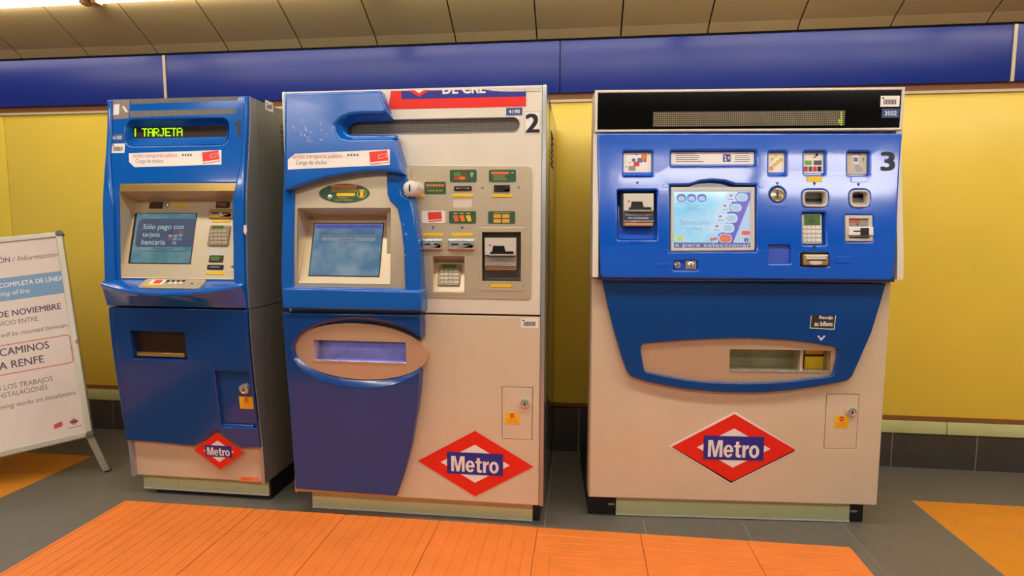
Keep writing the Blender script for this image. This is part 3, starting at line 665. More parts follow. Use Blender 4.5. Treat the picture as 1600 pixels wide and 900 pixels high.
# labels on the doors
number_label(f0, '4190', 791, 168.3, 816.2, 180.2)
nb = plate(f0, 'number_sticker', f0.rect(819.8, 174.5, 844, 209.5), WHITE, .001, 0); ob_ = f0.rect(819.8, 174.5, 844, 209.5)
plate(f0, 'sticker_edge', ob_, GREYP, .0014, .001, holes=[offset(ob_, .0012)], parent=nb); text(f0, 'number', '2', 822.3, 178.3, 841.7, 206.8, INK, nb, .0016, bold=.03)
rb = plate(f0, 'torn_banner', f0.poly([(606.6, 171), (611, 142), (822, 139.5), (822, 166.3)]), RED, .001, 0)
plate(f0, 'banner_field', f0.poly([(627, 142), (822, 140), (822, 150.8), (630, 155.3), (627.3, 153.5)]), NAVY, .0014, .001, parent=rb)
plate(f0, 'banner_diamond', f0.poly([(638, 141.3), (672, 140.6), (655, 151.5)]), RED, .0018, .0014, parent=rb); plate(f0, 'diamond_inset', f0.poly([(648, 141.2), (662.5, 140.8), (655, 145.6)]), WHITE, .0022, .0018, parent=rb)
text(f0, 'banner_word', 'DE CRE', 692, 128, 758, 146.3, WHITE, rb, .0018, bold=.03, clip=ZT-.006)
plate(f0, 'torn_edge', f0.poly([(752, 139.6), (770, 142), (790, 143.4), (823, 143.2), (845, 142.6), (845, 136.6), (756, 138.2)]), mat('torn paper', (206, 198, 186), .7, noise=.12, nscale=60), .0024, 0, parent=rb)
barcode(f0, 814, 497.5, 841, 512.5, 0, 3)
lock(f0, 820, 629, 7.3, 0); warning(f0, 789.3, 644.6, 811.5, 662.6, 0)
metro_logo(f0, 742.3, 724.2, 179.5, 102, 87, 34)
card_sticker(fb2, [(450, 249.5), (461, 240.5), (609, 233.5), (609, 257.8), (450, 265)], 0, [(577, 237.5), (605, 234.8), (607.3, 254), (579, 257.5)], (457, 239.8, 534, 249.8), (462.5, 250.5, 511, 259), (543, 240.5, 562, 244))
rnd = random.Random(4); ch = []
for k in range(46):
    x, y = rnd.gauss(484, 13), rnd.gauss(208, 14)
    if 452 < x < 512 and 182 < y < 236:
        a = rnd.random()*3; L = rnd.choice((.4, .6, .9, 1.6, 2.4)); wd = rnd.uniform(.3, .6); dx, dy = math.cos(a)*L, math.sin(a)*L
        ch.append(fb2.poly([(x-dx, y-dy), (x+wd, y-wd*.4), (x+dx, y+dy), (x-wd, y+wd*.4)]))
for k in range(9):
    x, y = 631+rnd.uniform(-5, 6), rnd.uniform(346, 402); dy = rnd.uniform(.5, 1.8); ch.append([(a, b) for a, b in fb.poly([(x-.4, y-dy), (x+.5, y-dy*.3), (x+.9, y+dy), (x, y+.2)])])
o = plates(fb, 'paint_chips', ch[-9:], WHITE, .0006); o['kind'] = 'stuff'; ch = ch[:-9]
o = plates(fb2, 'paint_chips', ch, WHITE, .0006); o['kind'] = 'stuff'
# side vents and plinth
for k in range(6): box_l(M2, 'vent_louvre', (HW-.002, .3, 1.60+.028*k), (HW+.004, .52, 1.61+.028*k), mat('vent grey', (90, 88, 76), .4))
box_l(M2, 'plinth', (-.52, .072, 0), (.545, .80, ZB+.01), RUBBER)
fp = M2.front(.062); plate(fp, 'plinth_strip', [(fp.pt(488, 780)[0], .004), (fp.pt(832, 800)[0], .004), (fp.pt(832, 800)[0], .086), (fp.pt(488, 780)[0], .086)], GLOW, 0, -.02, bev=.002)
plate(fp, 'strip_edge', [(fp.pt(488, 780)[0], .002), (fp.pt(832, 800)[0], .002), (fp.pt(832, 800)[0], .008), (fp.pt(488, 780)[0], .008)], WHITE, .002, -.02)

# ================================================================== first machine: narrow, blue, bowed front
b1 = table([(0, 0), (.1, 0), (.92, -.068), (1.08, -.075), (1.3, -.066), (1.88, 0)])
M1 = Machine(-1.803, 2.45, 0, b1, [.1+.075*k for k in range(1, 24)])
M1.empty('ticket_machine', 'narrow bowed blue ticket machine with grey side and number 1, beside the poster stand', 'ticket machine', 'ticket machines along the wall')
f1 = M1.front(0, True); f1f = M1.front(0); HW = .342; zs1 = f1.pt(280, 481)[1]; ZT = 1.877; ZB = .106
def side_profile(M, name, x0, x1, zlo, zhi, yb, mt, dy=0.):
    zz = [zlo+(zhi-zlo)*k/24 for k in range(25)]; P = [(M.bend(z)+dy, z) for z in zz]+[(yb, zhi), (yb, zlo)]
    bm = bmesh.new(); A = [bm.verts.new((x0, y, z)) for y, z in P]; B = [bm.verts.new((x1, y, z)) for y, z in P]
    bm.faces.new(A); bm.faces.new(B)
    for i in range(len(P)): j = (i+1) % len(P); bm.faces.new((A[i], A[j], B[j], B[i]))
    return link(name, finish(bm, name), mt, M.root)
for s in (-1, 1):
    for a, b in ((ZB, zs1-.002), (zs1+.002, ZT-.003)):
        side_profile(M1, 'side_panel', s*(HW-.012), s*HW, a, b, .86, GREYM, .03)
        side_profile(M1, 'edge_strip', s*(HW-.016), s*(HW+.001), a, b, .05, ALU, .006)
box_l(M1, 'top_panel', (-HW+.012, .02, ZT-.02), (HW-.012, .86, ZT-.004), GREYM)
box_l(M1, 'back_panel', (-HW+.012, .84, ZB), (HW-.012, .86, ZT-.02), GREYM)
box_l(M1, 'bottom_panel', (-HW+.012, .03, ZB), (HW-.012, .84, ZB+.012), GREYM)
CX = HW-.004
dsp = f1.rect(195.5, 186, 355.5, 227, .035, 6)
op = [(188, 287), (369.5, 286), (369.5, 437), (187, 434)]
plate(f1, 'upper_cover', [(-CX, zs1+.004), (CX, zs1+.004), (CX, ZT), (-CX, ZT)], BLUE, 0, -.03, holes=[dsp, offset(f1.quad([(188.5, 287), (369, 287), (369, 437), (187.5, 434)]), -.0012)], bev=.006)
for s, a in ((-1, 'left'), (1, 'right')):
    w = .052; q = [(s*CX, zs1+.006), (s*(CX-w), zs1+.006), (s*(CX-w), 1.42), (s*(CX-.022), 1.6), (s*(CX-.02), ZT-.004), (s*CX, ZT-.004)]
    plate(f1, 'side_ridge', q if s < 0 else q[::-1], BLUE, .014, -.02, bev=.009, seg=4)
din = M1.front(.05, True).rect(208.5, 198.5, 353, 213.8, .004, 6)
dish(f1, 'display_surround', dsp, din, 0, -.05, mat('matt blue plastic', (4, 90, 178), .5, spec=.3))
plate(f1, 'display_glass', offset(din, -.003), mat('led glass', (62, 52, 46), .15), -.048, -.054)
GL = {'T': ['11111', '00100', '00100', '00100', '00100', '00100', '00100'], 'A': ['01110', '10001', '10001', '11111', '10001', '10001', '10001'], 'R': ['11110', '10001', '10001', '11110', '10100', '10010', '10001'], 'J': ['00111', '00010', '00010', '00010', '00010', '10010', '01100'], 'E': ['11111', '10000', '10000', '11110', '10000', '10000', '11111'], '|': ['1']*7}
fl_ = M1.front(.047, True); outs = []
def led(sx, sy, ch, px=1.75, py=1.85):
    for r, row in enumerate(GL[ch]):
        for k, b in enumerate(row):
            if b == '1': outs.append(fl_.rect(sx+k*px, sy+r*py, sx+k*px+px*.92, sy+r*py+py*.92))
led(210.8, 200.8, '|')
for i, ch_ in enumerate('TARJETA'): led(222+9.1*i, 200.6-.12*i, ch_)
plates(fl_, 'led_text', outs, em('led yellow green', (190, 255, 20), 1.0), .002, 0)
# sloping steel panel
plate(f1, 'panel_frame', offset(f1.quad([(188.5, 287), (369, 287), (369, 299), (188, 299)]), -.001), GOLD, .003, -.02, bev=.002)
S1 = recess(f1, [(188.5, 298), (369, 298), (369, 437), (187.5, 434)], .10, .035, .004, STEEL)
q1 = S1.poly([(214, 334), (307, 334), (297, 411.5), (202.5, 410.5)])
sc1 = plate(S1, 'screen', q1, cloudy('screen teal', (78, 128, 138), (122, 150, 158), .8, 12), .002, 0)
plate(S1, 'screen_gasket', offset(q1, -.003), BLACK, .0025, 0, holes=[q1])
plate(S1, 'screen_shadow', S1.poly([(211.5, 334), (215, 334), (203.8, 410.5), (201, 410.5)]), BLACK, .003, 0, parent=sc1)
mb = [S1.pt(*p) for p in ((223, 342), (304, 342), (306, 345), (304, 365), (301, 386), (216, 386), (212, 383), (214, 365), (217, 347))]
plate(S1, 'message_panel', mb, em('screen slate', (62, 78, 104), .8), .003, .002, parent=sc1)
for s, b_ in (('Sólo pago con', (224.5, 350.5, 288, 361)), ('tarjeta', (223, 363.5, 250.5, 372.5)), ('bancaria', (222, 374.5, 259, 382.5))): text(S1, 'message', s, *b_, em('screen white', (176, 188, 196), .8), sc1, .0034, bold=.012)
for i, (x, y, cm) in enumerate(((264, 362, 'a'), (272, 362, 'b'), (280, 361, 'c'), (264, 367, 'd'), (272, 367, 'd'), (280, 366, 'd'), (263, 372, 'c'), (271, 372, 'd'), (279, 372, 'e'), (270, 378, 'd'))):
    plate(S1, 'card_icon', S1.rect(x, y, x+6, y+3.8), em({'a': 'icon ink', 'b': 'icon violet', 'c': 'icon red', 'd': 'icon grey', 'e': 'icon cyan'}[cm], {'a': (70, 62, 72), 'b': (84, 78, 120), 'c': (158, 70, 72), 'd': (140, 150, 160), 'e': (70, 140, 180)}[cm], .8), .0034, .003, parent=sc1)
text(S1, 'prompt', 'Pulse la pantalla', 240.5, 387, 271.5, 391, em('screen ink'), sc1, .0034); stripes(S1, 'small_print', 218, 392.3, 294, 394, 1, em('screen ink'), .003, sc1, .4)
def small_display(x0, y0, x1, y1, cm=None):
    p = plate(S1, 'indicator_panel', S1.rect(x0, y0, x1, y1, .005), mat('dark indicator', (52, 44, 36), .3), .004, 0, bev=.002)
    if cm: stripes(S1, 'indicator_mark', x0+3, y0+2.5, x1-3, y1-2, 2, cm, .004, p, .6)
small_display(234, 316, 255, 326, mat('dim red', (96, 34, 24))); small_display(338, 315.3, 359.5, 325, mat('lit coral', (190, 70, 40))); small_display(327, 399.3, 349, 410, mat('print green'))
lock(S1, 262.5, 321, 4.2); bar(S1, 270, 318.3, 295, 323); bar(S1, 332, 343.2, 360, 347.2); bar(S1, 321.5, 424.3, 351, 429)
card_slot(S1, 328, 327.5, 366, 342, 0, GOLD)
keypad(S1, 327, 353, 359, 384.5, 0)
plate(S1, 'blank_label', S1.rect(327, 387, 352, 398, .002), LGREY, .0008, 0)
sl = plate(S1, 'ticket_slot', S1.rect(324.3, 414, 349.5, 421.3, .006), BLACK, .006, 0, bev=.003); plate(S1, 'slot_lips', S1.rect(329, 417, 344, 418.4), GREYP, .0066, .006, parent=sl)
arrow(S1, 'arrow', 362.5, 417, 5, 4.5, 'left')
# shelf under the screen
zt = f1.pt(278, 437)[1]; rings = []
def arc_(x): return .03+.062*(1-(x/CX)**2)
for k in range(25):
    x = -CX+2*CX*k/24; a = arc_(x); dz = .018+.034*(1-(x/CX)**2)
    rings.append([(x, zt, -.01), (x, zt-.002, .004), (x, zt-dz, a), (x, zt-dz-.006, a+.003), (x, zt-dz-.013, a), (x, zt-dz-.03, a*.72), (x, zs1+.006, .004), (x, zs1+.006, -.02)])
FS = M1.front(b1(zt)); loft(FS, 'shelf', rings, BLUE, smooth=30)
cshelf = FS.world(0, zt-.002, .004); eshelf = FS.world(0, zt-.052, arc_(0))
TF = Frame(M1, cshelf, Vector((1, 0, 0)), cshelf-eshelf)
bp = plate(TF, 'shelf_badge', TF.rect(222, 439, 318, 451, .012), STEEL, .008, -.01, bev=.002)
plate(TF, 'badge_paper', TF.rect(236, 440, 258, 446), PAPER, .0086, .008, parent=bp); plate(TF, 'red_card', TF.rect(242, 440.5, 254, 445), REDC, .009, .0086, parent=bp); plate(TF, 'braille_strip', TF.rect(228, 447.3, 254, 449.3), YEL, .010, .008, parent=bp)
for k in range(7): plate(TF, 'badge_mark', TF.rect(261+4*k, 440.5+(k % 2)*2.5, 266+4*k, 443+(k % 2)*2.5), WHITE if k % 2 else INK, .009+.0001*k, .008, parent=bp)
arrow(TF, 'arrow', 300, 445.5, 5, 2.5, 'left', INK, .0086, bp)
# lower cover with a notch for the emblem
win = f1.rect(206, 518, 290, 561.5); hat = f1.rect(341, 581, 397, 668)
fc = M1.front(-.004, True)
low = [(-CX, zs1-.003)]+fc.poly([(196, 687.5), (250, 692), (303, 697.5), (339, 672), (377, 700)])+[(CX, fc.pt(411, 700)[1]), (CX, zs1-.003)]
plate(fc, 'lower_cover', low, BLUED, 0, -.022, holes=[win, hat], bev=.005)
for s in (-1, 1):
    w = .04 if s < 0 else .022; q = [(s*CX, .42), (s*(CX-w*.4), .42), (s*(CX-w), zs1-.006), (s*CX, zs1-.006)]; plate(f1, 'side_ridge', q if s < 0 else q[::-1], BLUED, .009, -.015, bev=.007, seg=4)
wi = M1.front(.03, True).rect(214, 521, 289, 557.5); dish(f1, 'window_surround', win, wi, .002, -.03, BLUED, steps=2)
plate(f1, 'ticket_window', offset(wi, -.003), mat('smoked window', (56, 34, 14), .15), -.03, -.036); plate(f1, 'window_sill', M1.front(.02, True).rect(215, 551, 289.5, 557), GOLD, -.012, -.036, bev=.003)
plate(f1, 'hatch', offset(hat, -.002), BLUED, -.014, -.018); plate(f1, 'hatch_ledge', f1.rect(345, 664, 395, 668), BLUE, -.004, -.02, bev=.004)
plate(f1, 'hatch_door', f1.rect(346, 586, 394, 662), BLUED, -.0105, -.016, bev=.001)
lock(f1, 381.5, 608, 7.8, -.0105); warning(f1, 372.5, 621, 393.5, 639.5, -.0105)
fbse = M1.front(.026, True)
plate(fbse, 'base_panel', [(-CX, ZB), (CX, ZB), (CX, .46), (-CX, .46)], CREAM2, 0, -.012, bev=.003)
metro_logo(M1.front(.002, True), 342.3, 704.6, 77, 57, 41, 17.5, 0)
pt_ = plate(fbse, 'orange_tag', fbse.rect(374.5, 745.5, 405.5, 752.5, .003), mat('orange tag', (238, 140, 88), .5), .001, 0); stripes(fbse, 'tag_print', 378, 747, 392, 751, 2, RED, .001, pt_, .3)
# stickers above
st = plate(f1, 'pictogram_sticker', f1.poly([(176.5, 158), (203, 155.5), (201, 185), (175.5, 186.5)]), mat('sticker taupe', (140, 126, 112), .5), .001, 0)
plate(f1, 'pictogram_panel', f1.poly([(178, 163.5), (187, 162.5), (186, 179), (177, 180)]), WHITE, .0016, .001, parent=st); plate(f1, 'pictogram_card', f1.poly([(191, 167), (194, 165.5), (200, 174), (197, 176)]), WHITE, .0016, .001, parent=st); plate(f1, 'pictogram_hand', f1.poly([(188, 169), (191, 171), (191, 175), (187, 173)]), GREYP, .0016, .001, parent=st)
TAPE = mat('tape residue', (112, 110, 106), .75, noise=.22, nscale=50)
plate(f1, 'tape_residue', f1.poly([(204, 155), (372, 150.5), (371, 157), (205, 163)]), TAPE, .0008, 0); plate(f1, 'tape_residue', f1.poly([(203, 173.5), (370, 169.5), (368, 178), (203, 183.5)]), TAPE, .0008, 0)
number_label(f1, '6150', 173.5, 209, 193, 220.5); barcode(f1, 174.5, 224.3, 195, 239, 0, 5)
plate(f1, 'number', f1.poly([(371, 214.5), (376, 214.5), (376, 187.5), (372.5, 187.5), (370, 191.5), (365, 193.5), (365, 197), (371, 196)]), mat('worn black', (40, 44, 58), .5), .0012, 0)
card_sticker(f1, [(201.5, 239.5), (346, 234.5), (346, 257), (210.5, 261.3), (202, 253)], 0, [(316, 238.3), (341.5, 234.8), (343.5, 252), (317.5, 256)], (207, 239.5, 277, 247.8), (212, 248.7, 255, 256), (285, 240.5, 301.5, 244))
plate(f1, 'torn_paper', f1.poly([(386, 352), (389, 351.5), (390, 360), (388, 367), (385.5, 361)]), PAPER, .024, .018)
# right side details, plinth
SF = Frame(M1, Vector((HW, 0, 0)), Vector((0, 1, 0)), Vector((0, 0, 1)))
barcode(SF, 414.5, 158.5, 426, 173.5, .001, 8)
for k in range(6): box_l(M1, 'vent_louvre', (HW-.001, .26, 1.66+.026*k), (HW+.005, .5, 1.671+.026*k), mat('vent grey'))
box_l(M1, 'plinth', (-.27, .075, 0), (HW-.01, .80, ZB), RUBBER)
fp = M1.front(.066); a_, b_ = fp.pt(225, 757)[0], fp.pt(420, 770)[0]
for u, v in ((a_, fp.pt(279, 760)[0]-.0008), (fp.pt(279, 760)[0]+.0008, b_)): plate(fp, 'plinth_strip', [(u, .026), (v, .026), (v, .088), (u, .088)], GLOW, 0, -.02, bev=.001)
plate(fp, 'strip_edge', [(a_, .02), (b_, .02), (b_, .028), (a_, .028)], WHITE, .002, -.02)

# ================================================================== third machine: wide, with a leaning blue console
b3 = table([(0, -.078), (1.02, -.078), (1.74, -.004), (2, 0)])
M3 = Machine(.6695, 2.558, .0639, b3, [1.0+.06*k for k in range(1, 14)])
M3.empty('ticket_machine', 'wide cream ticket machine with leaning blue console, black display band and number 3', 'ticket machine', 'ticket machines along the wall')
g0 = M3.front(0); gc = M3.front(0, True); HW = .627; ZT = 1.878; ZB = .104
zc = gc.pt(1160, 438)[1]; zband = g0.pt(1170, 206)[1]
box_l(M3, 'cabinet', (-HW+.05, .15, ZB), (HW, .69, ZT-.002), CREAM2, .004)
for s in (-1, 1):
    box_l(M3, 'side_panel', (s*(HW-.006)-.006, .01, ZB), (s*(HW-.006)+.006, .12, zc), CREAM2)
    side_profile(M3, 'console_cheek', s*(HW-.02), s*(HW+.004), zc+.008, zband, .1, CREAM, .008)
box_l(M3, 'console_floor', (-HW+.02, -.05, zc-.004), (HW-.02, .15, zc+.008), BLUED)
# display band
plate(g0, 'display_frame', [(-HW, zband+.002), (HW, zband+.002), (HW, ZT), (-HW, ZT)], CREAM, .006, -.15, bev=.004, holes=[[(-HW+.012, zband+.012), (HW-.012, zband+.012), (HW-.012, ZT-.011), (-HW+.012, ZT-.011)]])
plate(g0, 'display_glass', [(-HW+.011, zband+.011), (HW-.011, zband+.011), (HW-.011, ZT-.010), (-HW+.011, ZT-.010)], BLACKG, .002, -.004)
plate(g0, 'dot_display', g0.rect(1019, 174, 1318, 197), dots('dot display amber', (76, 66, 46), (160, 148, 112), .0083, .26), .003, .002)
plates(g0, 'lit_dots', [g0.rect(x-.9, y-.9, x+.9, y+.9) for x, y in [(1314, 175.5+3.3*k) for k in range(7)]+[(1310.5, 188), (1310.5, 191.5)]], em('led lit', (200, 230, 20), 1.2), .0034, .003)
barcode(g0, 1375.3, 150, 1405, 167, .002, 11); number_label(g0, '3502', 1377.3, 170, 1404.5, 184.2, .002)
# blue console
H = {}
for k, b_ in dict(picture=(974, 236, 1019.5, 275.5), notice=(1048, 235, 1181.5, 260), coins=(1201.5, 236.5, 1228.5, 274), notes=(1256.5, 236.5, 1289.5, 273), ticket=(1324.5, 237, 1358.5, 274), reader=(965, 297, 1026.5, 374.5), slot1=(1254, 297, 1293, 323.5), slot2=(1328, 297, 1358.3, 324), keys=(1254, 332, 1291, 383), box=(1320.5, 336, 1363.5, 377.5), blank=(1201, 383, 1235.5, 412), out=(1251, 395, 1296, 416.5), locks=(1052, 407, 1090.5, 422.5)).items():
    H[k] = gc.rect(*b_, .006 if k not in ('slot1', 'slot2') else .02, 3)
H['screen'] = gc.poly([(1046.5, 394), (1182, 393), (1182, 289), (1150, 288.5), (1132, 283), (1113, 281.5), (1094, 283.5), (1078, 289), (1047, 289.5)])
H['coin'] = gc.ell(1214.8, 304.5, 24, 24, 20)
con = [gc.pt(933, 208), gc.pt(938, 428), gc.pt(941, 434), gc.pt(1392, 438), gc.pt(1397, 432), gc.pt(1411, 208)]
plate(gc, 'console_panel', con, BLUE3, 0, -.07, holes=list(H.values()), bev=.007, seg=3)
lipo = M3.front(.012, True); plate(lipo, 'console_lip', lipo.poly([(940, 430), (1394, 434), (1393, 442), (942, 439)]), BLUED, 0, -.07, bev=.01)
def window(key, x0, y0, x1, y1, mt=None, name='picture_window', led_y=None):
    p = plate(gc, name, offset(H[key], -.002), BLUE3, -.022, -.03)
    pr = plate(gc, 'print', gc.rect(x0, y0, x1, y1), mt or PAPER, -.016, -.0215, parent=p)
    if led_y:
        A, B = gc.pt(x0, y1)[0], gc.pt(x1, y1)[0]; z1 = gc.pt((x0+x1)/2, y1)[1]; z2 = gc.pt((x0+x1)/2, led_y)[1]
        loft(gc, 'window_ledge', [[(A, z1, -.016), (B, z1, -.016)], [(A-.004, z2, .002), (B+.004, z2, .002)]], BLUE3, p, closed=False)
    return p
N = -.016
p = window('picture', 975, 238, 1018.5, 268.5, led_y=275)
for x, y, w, h, cm in ((1003, 240, 9, 8, ORG), (997, 246, 9, 7, mat('print blue', (92, 112, 176))), (991, 252, 9, 7, mat('print red', (206, 60, 60))), (983, 258.5, 11, 7.5, GREYP), (1007, 246, 4, 7, mat('print red')), (988, 247, 6, 5, mat('print blue'))): plate(gc, 'print_patch', gc.rect(x, y, x+w, y+h, .004, 2), cm, N+.0006+.0001*(x % 4), N, parent=p)
for x, y in ((995.5, 241), (990.5, 247.5), (985, 253.5), (980, 260)): plate(gc, 'print_dot', gc.ell(x, y, 2, 2, 8), INK, N+.0012, N, parent=p)
p = window('notice', 1049.5, 237.3, 1180, 256, name='notice_window', led_y=260)
text(gc, 'notice_heading', 'INSTRUCCIONES DE USO', 1057, 238.2, 1088, 240.6, INK, p, N+.0006); stripes(gc, 'notice_lines', 1057, 242, 1104, 254.5, 4, GINK, N, p, .32); stripes(gc, 'notice_lines', 1150, 238.5, 1176, 254.5, 5, GINK, N, p, .28)
plate(gc, 'notice_icon', gc.rect(1131.5, 240.3, 1143.5, 252), NAVY, N+.0006, N, parent=p); plate(gc, 'icon_figure', gc.poly([(1133.5, 242), (1137, 243.5), (1135.5, 246.5), (1138, 250), (1134, 250.5), (1134.5, 246)]), WHITE, N+.001, N, parent=p); plate(gc, 'icon_speaker', gc.poly([(1138, 246), (1142, 242.5), (1142, 249.5)]), LGREY, N+.001, N, parent=p)
p = window('coins', 1202.5, 238, 1227.8, 268.5, name='coin_picture', led_y=274.5)
for k, (x, y, r) in enumerate(((1207.5, 262.5, 7), (1212.5, 257, 7), (1217.5, 252.5, 7), (1222.5, 249, 7), (1214.5, 242.5, 6), (1209, 247.5, 5.5))): plate(gc, 'printed_coin', gc.ell(x, y, r, r, 16), mat('coin orange', (226, 156, 70)) if k == 0 else mat('coin yellow', (226, 196, 92)), N+.0006+.0001*k, N, parent=p)
p = window('notes', 1257.3, 238, 1289, 270, name='banknote_picture')
for x, y, w, h, cm in ((1260, 250, 11, 7.3, mat('print leaf', (110, 170, 70))), (1274, 250, 12.5, 7.3, mat('print dark', (84, 84, 92))), (1258.5, 259.3, 6.3, 8, mat('print red')), (1266, 259.3, 6, 8, mat('print dark')), (1273, 259.3, 6, 8, mat('print red')), (1280, 259.3, 6, 8, INK)): plate(gc, 'printed_note', gc.rect(x, y, x+w, y+h), cm, N+.0006, N, parent=p)
arrow(gc, 'print_arrow', 1278, 241.5, 2.4, 4, 'down', INK, N+.0006, p); plate(gc, 'print_hand', gc.poly([(1272, 246), (1277, 242.5), (1278, 246)]), GREYP, N+.0006, N, parent=p)
p = window('ticket', 1325.5, 238.5, 1357.5, 271.5, mat('print beige', (206, 192, 168)), name='ticket_picture')
plate(gc, 'printed_ticket', gc.rect(1336, 241.5, 1344.5, 255), WHITE, N+.0006, N, parent=p); plate(gc, 'ticket_band', gc.rect(1337, 245.5, 1343.5, 252), mat('print blue'), N+.001, N, parent=p); plate(gc, 'printed_hand', gc.poly([(1338, 259), (1345, 256), (1351, 263), (1351.5, 267), (1341, 268)]), mat('print grey', (168, 166, 172)), N+.0006, N, parent=p); plate(gc, 'print_arrow', gc.rect(1351.5, 246, 1352.6, 253), GINK, N+.0006, N, parent=p); plate(gc, 'print_arrow', gc.poly([(1350, 248), (1354, 248), (1352, 245)]), GINK, N+.0006, N, parent=p); plate(gc, 'print_arrow', gc.rect(1335, 239, 1348, 240), INK, N+.0006, N, parent=p)
bar(gc, 1260.5, 276, 1284.5, 284, 0, name='braille_plate'); bar(gc, 1329.5, 276.5, 1354.5, 284.5, 0, BLUE3, 'blank_plate')
text(gc, 'number', '3', 1377.3, 238, 1396.8, 266.3, mat('worn black'), None, .0012, bold=.03)
for x, y in ((996, 286.2), (1214.6, 287.2), (1272.5, 287.5), (1341.3, 288.5), (1272.5, 386.7)): arrow(gc, 'arrow', x, y, 5, 4.6, 'down', INK, .0012)
for b_ in ((983, 376.3, 1006.5, 380), (1203, 319, 1227, 323), (1330, 380.8, 1354, 382.5), (1305, 401, 1331, 411.5), (1023, 411.5, 1047, 416.5), (1035, 288.5, 1043.5, 293), (1186, 289, 1194, 293.5), (1034, 390, 1042.5, 394), (1185.5, 391, 1193.5, 395.5)): bar(gc, *b_, 0, BLUE3, 'moulded_tab')
# reader, screen
RB = recess(gc, [(965.5, 297.5), (1026, 297.5), (1026, 374), (965, 374)], .075, .01, .02, BLUE3, 'reader_recess', panel='reader_back', n=-.001)
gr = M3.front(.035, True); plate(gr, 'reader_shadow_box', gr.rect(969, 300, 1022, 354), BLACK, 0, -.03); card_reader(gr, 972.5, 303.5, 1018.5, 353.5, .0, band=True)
plate(gc, 'screen_frame', gc.poly([(1048.5, 392.5), (1180, 391.5), (1180, 292), (1049, 292)]), LGREY, -.004, -.03, holes=[gc.poly([(1053, 387.5), (1173.5, 386.8), (1173.5, 298.5), (1053, 298.5)])], bev=.003)
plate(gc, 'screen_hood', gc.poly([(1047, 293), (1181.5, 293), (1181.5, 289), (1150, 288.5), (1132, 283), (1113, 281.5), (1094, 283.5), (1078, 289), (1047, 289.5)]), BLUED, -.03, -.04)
gs = M3.front(.012, True)
qs = gs.poly([(1052.5, 388), (1174, 387.2), (1174, 298), (1052.5, 298)])
sc = plate(gs, 'screen', qs, cloudy('display sky', (132, 208, 238), (196, 226, 244), .95, 7, .1), 0, -.005)
def sd(name, out, c, k): plate(gs, name, out, c, .0004*k, .0004*k-.0003, parent=sc)
PUR = em('display violet', (112, 96, 196), .9); PAL = em('display pale', (206, 222, 240), .9); OVL = em('display oval', (168, 206, 226), .9); CORAL = em('display coral', (226, 104, 92), .9)
sd('side_field', gs.poly([(1173.5, 309), (1173.5, 381), (1144, 381)]), em('display side', (186, 208, 232), .9), 2)
sd('violet_band', gs.poly([(1152, 300.5), (1173.5, 300.5), (1173, 309), (1145, 380), (1122, 380), (1122, 366), (1134, 360), (1136, 332), (1144, 314)]), PUR, 3)
for k, (x, y) in enumerate(((1159, 308.5), (1149.5, 324.5), (1142, 341), (1137, 356.5), (1133, 372.5))):
    if k < 4: sd('option_tab', gs.poly([(x-27, y+6.5), (x-6, y+6.5), (x-6, y-7.5), (x-22, y-7.5), (x-26, y-1)]), PAL, 4)
    sd('option_rim', gs.rect(x-10.3, y-7.3, x+10.3, y+7.3, .018, 5), PUR if k < 2 else PAL, 5); sd('option_button', gs.rect(x-9, y-6.2, x+9, y+6.2, .016, 5), CORAL if k == 4 else PAL, 6); sd('option_face', gs.rect(x-7.4, y-4.6, x+7.4, y+4.8, .013, 5), em('display orange', (232, 124, 90), .9) if k == 4 else OVL, 7)
    if k < 4:
        sd('option_mark', gs.poly([(x-20, y-3), (x-17, y-5), (x-14, y-3), (x-17, y-1)]), em('display mark', (176, 92, 120), .9), 5); stripes(gs, 'option_lines', x-21, y+2.5, x-11, y+5, 1, em('display grey', (130, 140, 170), .8), .002, sc, .4)
sd('coral_tag', gs.poly([(1109, 372.5), (1120, 370.5), (1120.5, 374.5), (1109.5, 377)]), CORAL, 4)
for x in (1064.5, 1080.5, 1096.5): sd('round_button', gs.rect(x-7.2, 303, x+7.2, 315.3, .016, 5), PUR, 4); sd('button_face', gs.ell(x, 310.3, 10.5, 7.5, 20), OVL, 5)
sd('pale_button', gs.rect(1053.5, 367.5, 1069.5, 377, .012, 5), em('display lime', (206, 220, 150), .9), 4); text(gs, 'button_text', 'OTRA', 1058, 369.5, 1065, 371.7, em('display grey'), sc, .0024); text(gs, 'button_text', 'ZONA', 1058, 373, 1065, 375.2, em('display grey'), sc, .0024)
sd('coral_rim', gs.rect(1156.5, 359.5, 1172.5, 368.5, .012, 5), PAL, 4); sd('coral_button', gs.rect(1158, 360.5, 1172, 367.5, .009, 5), CORAL, 5); sd('information_disc', gs.ell(1166, 375, 7, 7, 18), em('display ink', (74, 84, 130), .8), 5); text(gs, 'letter', 'i', 1165.2, 372.5, 1166.8, 377.5, PAL, sc, .0026)
text(gs, 'prompt', 'Selecciona', 1063, 343, 1107, 351, em('display faint', (150, 170, 205), .85), sc, .0022); text(gs, 'prompt', 'su billete', 1073, 354, 1096, 359.3, em('display faint'), sc, .0022); text(gs, 'caption', 'Bienvenido', 1058, 315.8, 1079, 319.2, em('display faint'), sc, .0022); stripes(gs, 'caption_lines', 1073, 321.3, 1096, 331, 3, em('display faint'), .0018, sc, .3)
sd('ticker_band', gs.poly([(1053, 379), (1173.5, 379.5), (1173.5, 387), (1053, 387.5)]), em('display ticker', (112, 98, 150), .9), 8); text(gs, 'ticker_text', 'a para seleccionar', 1054.5, 380.3, 1172, 387, PAL, sc, .0038)
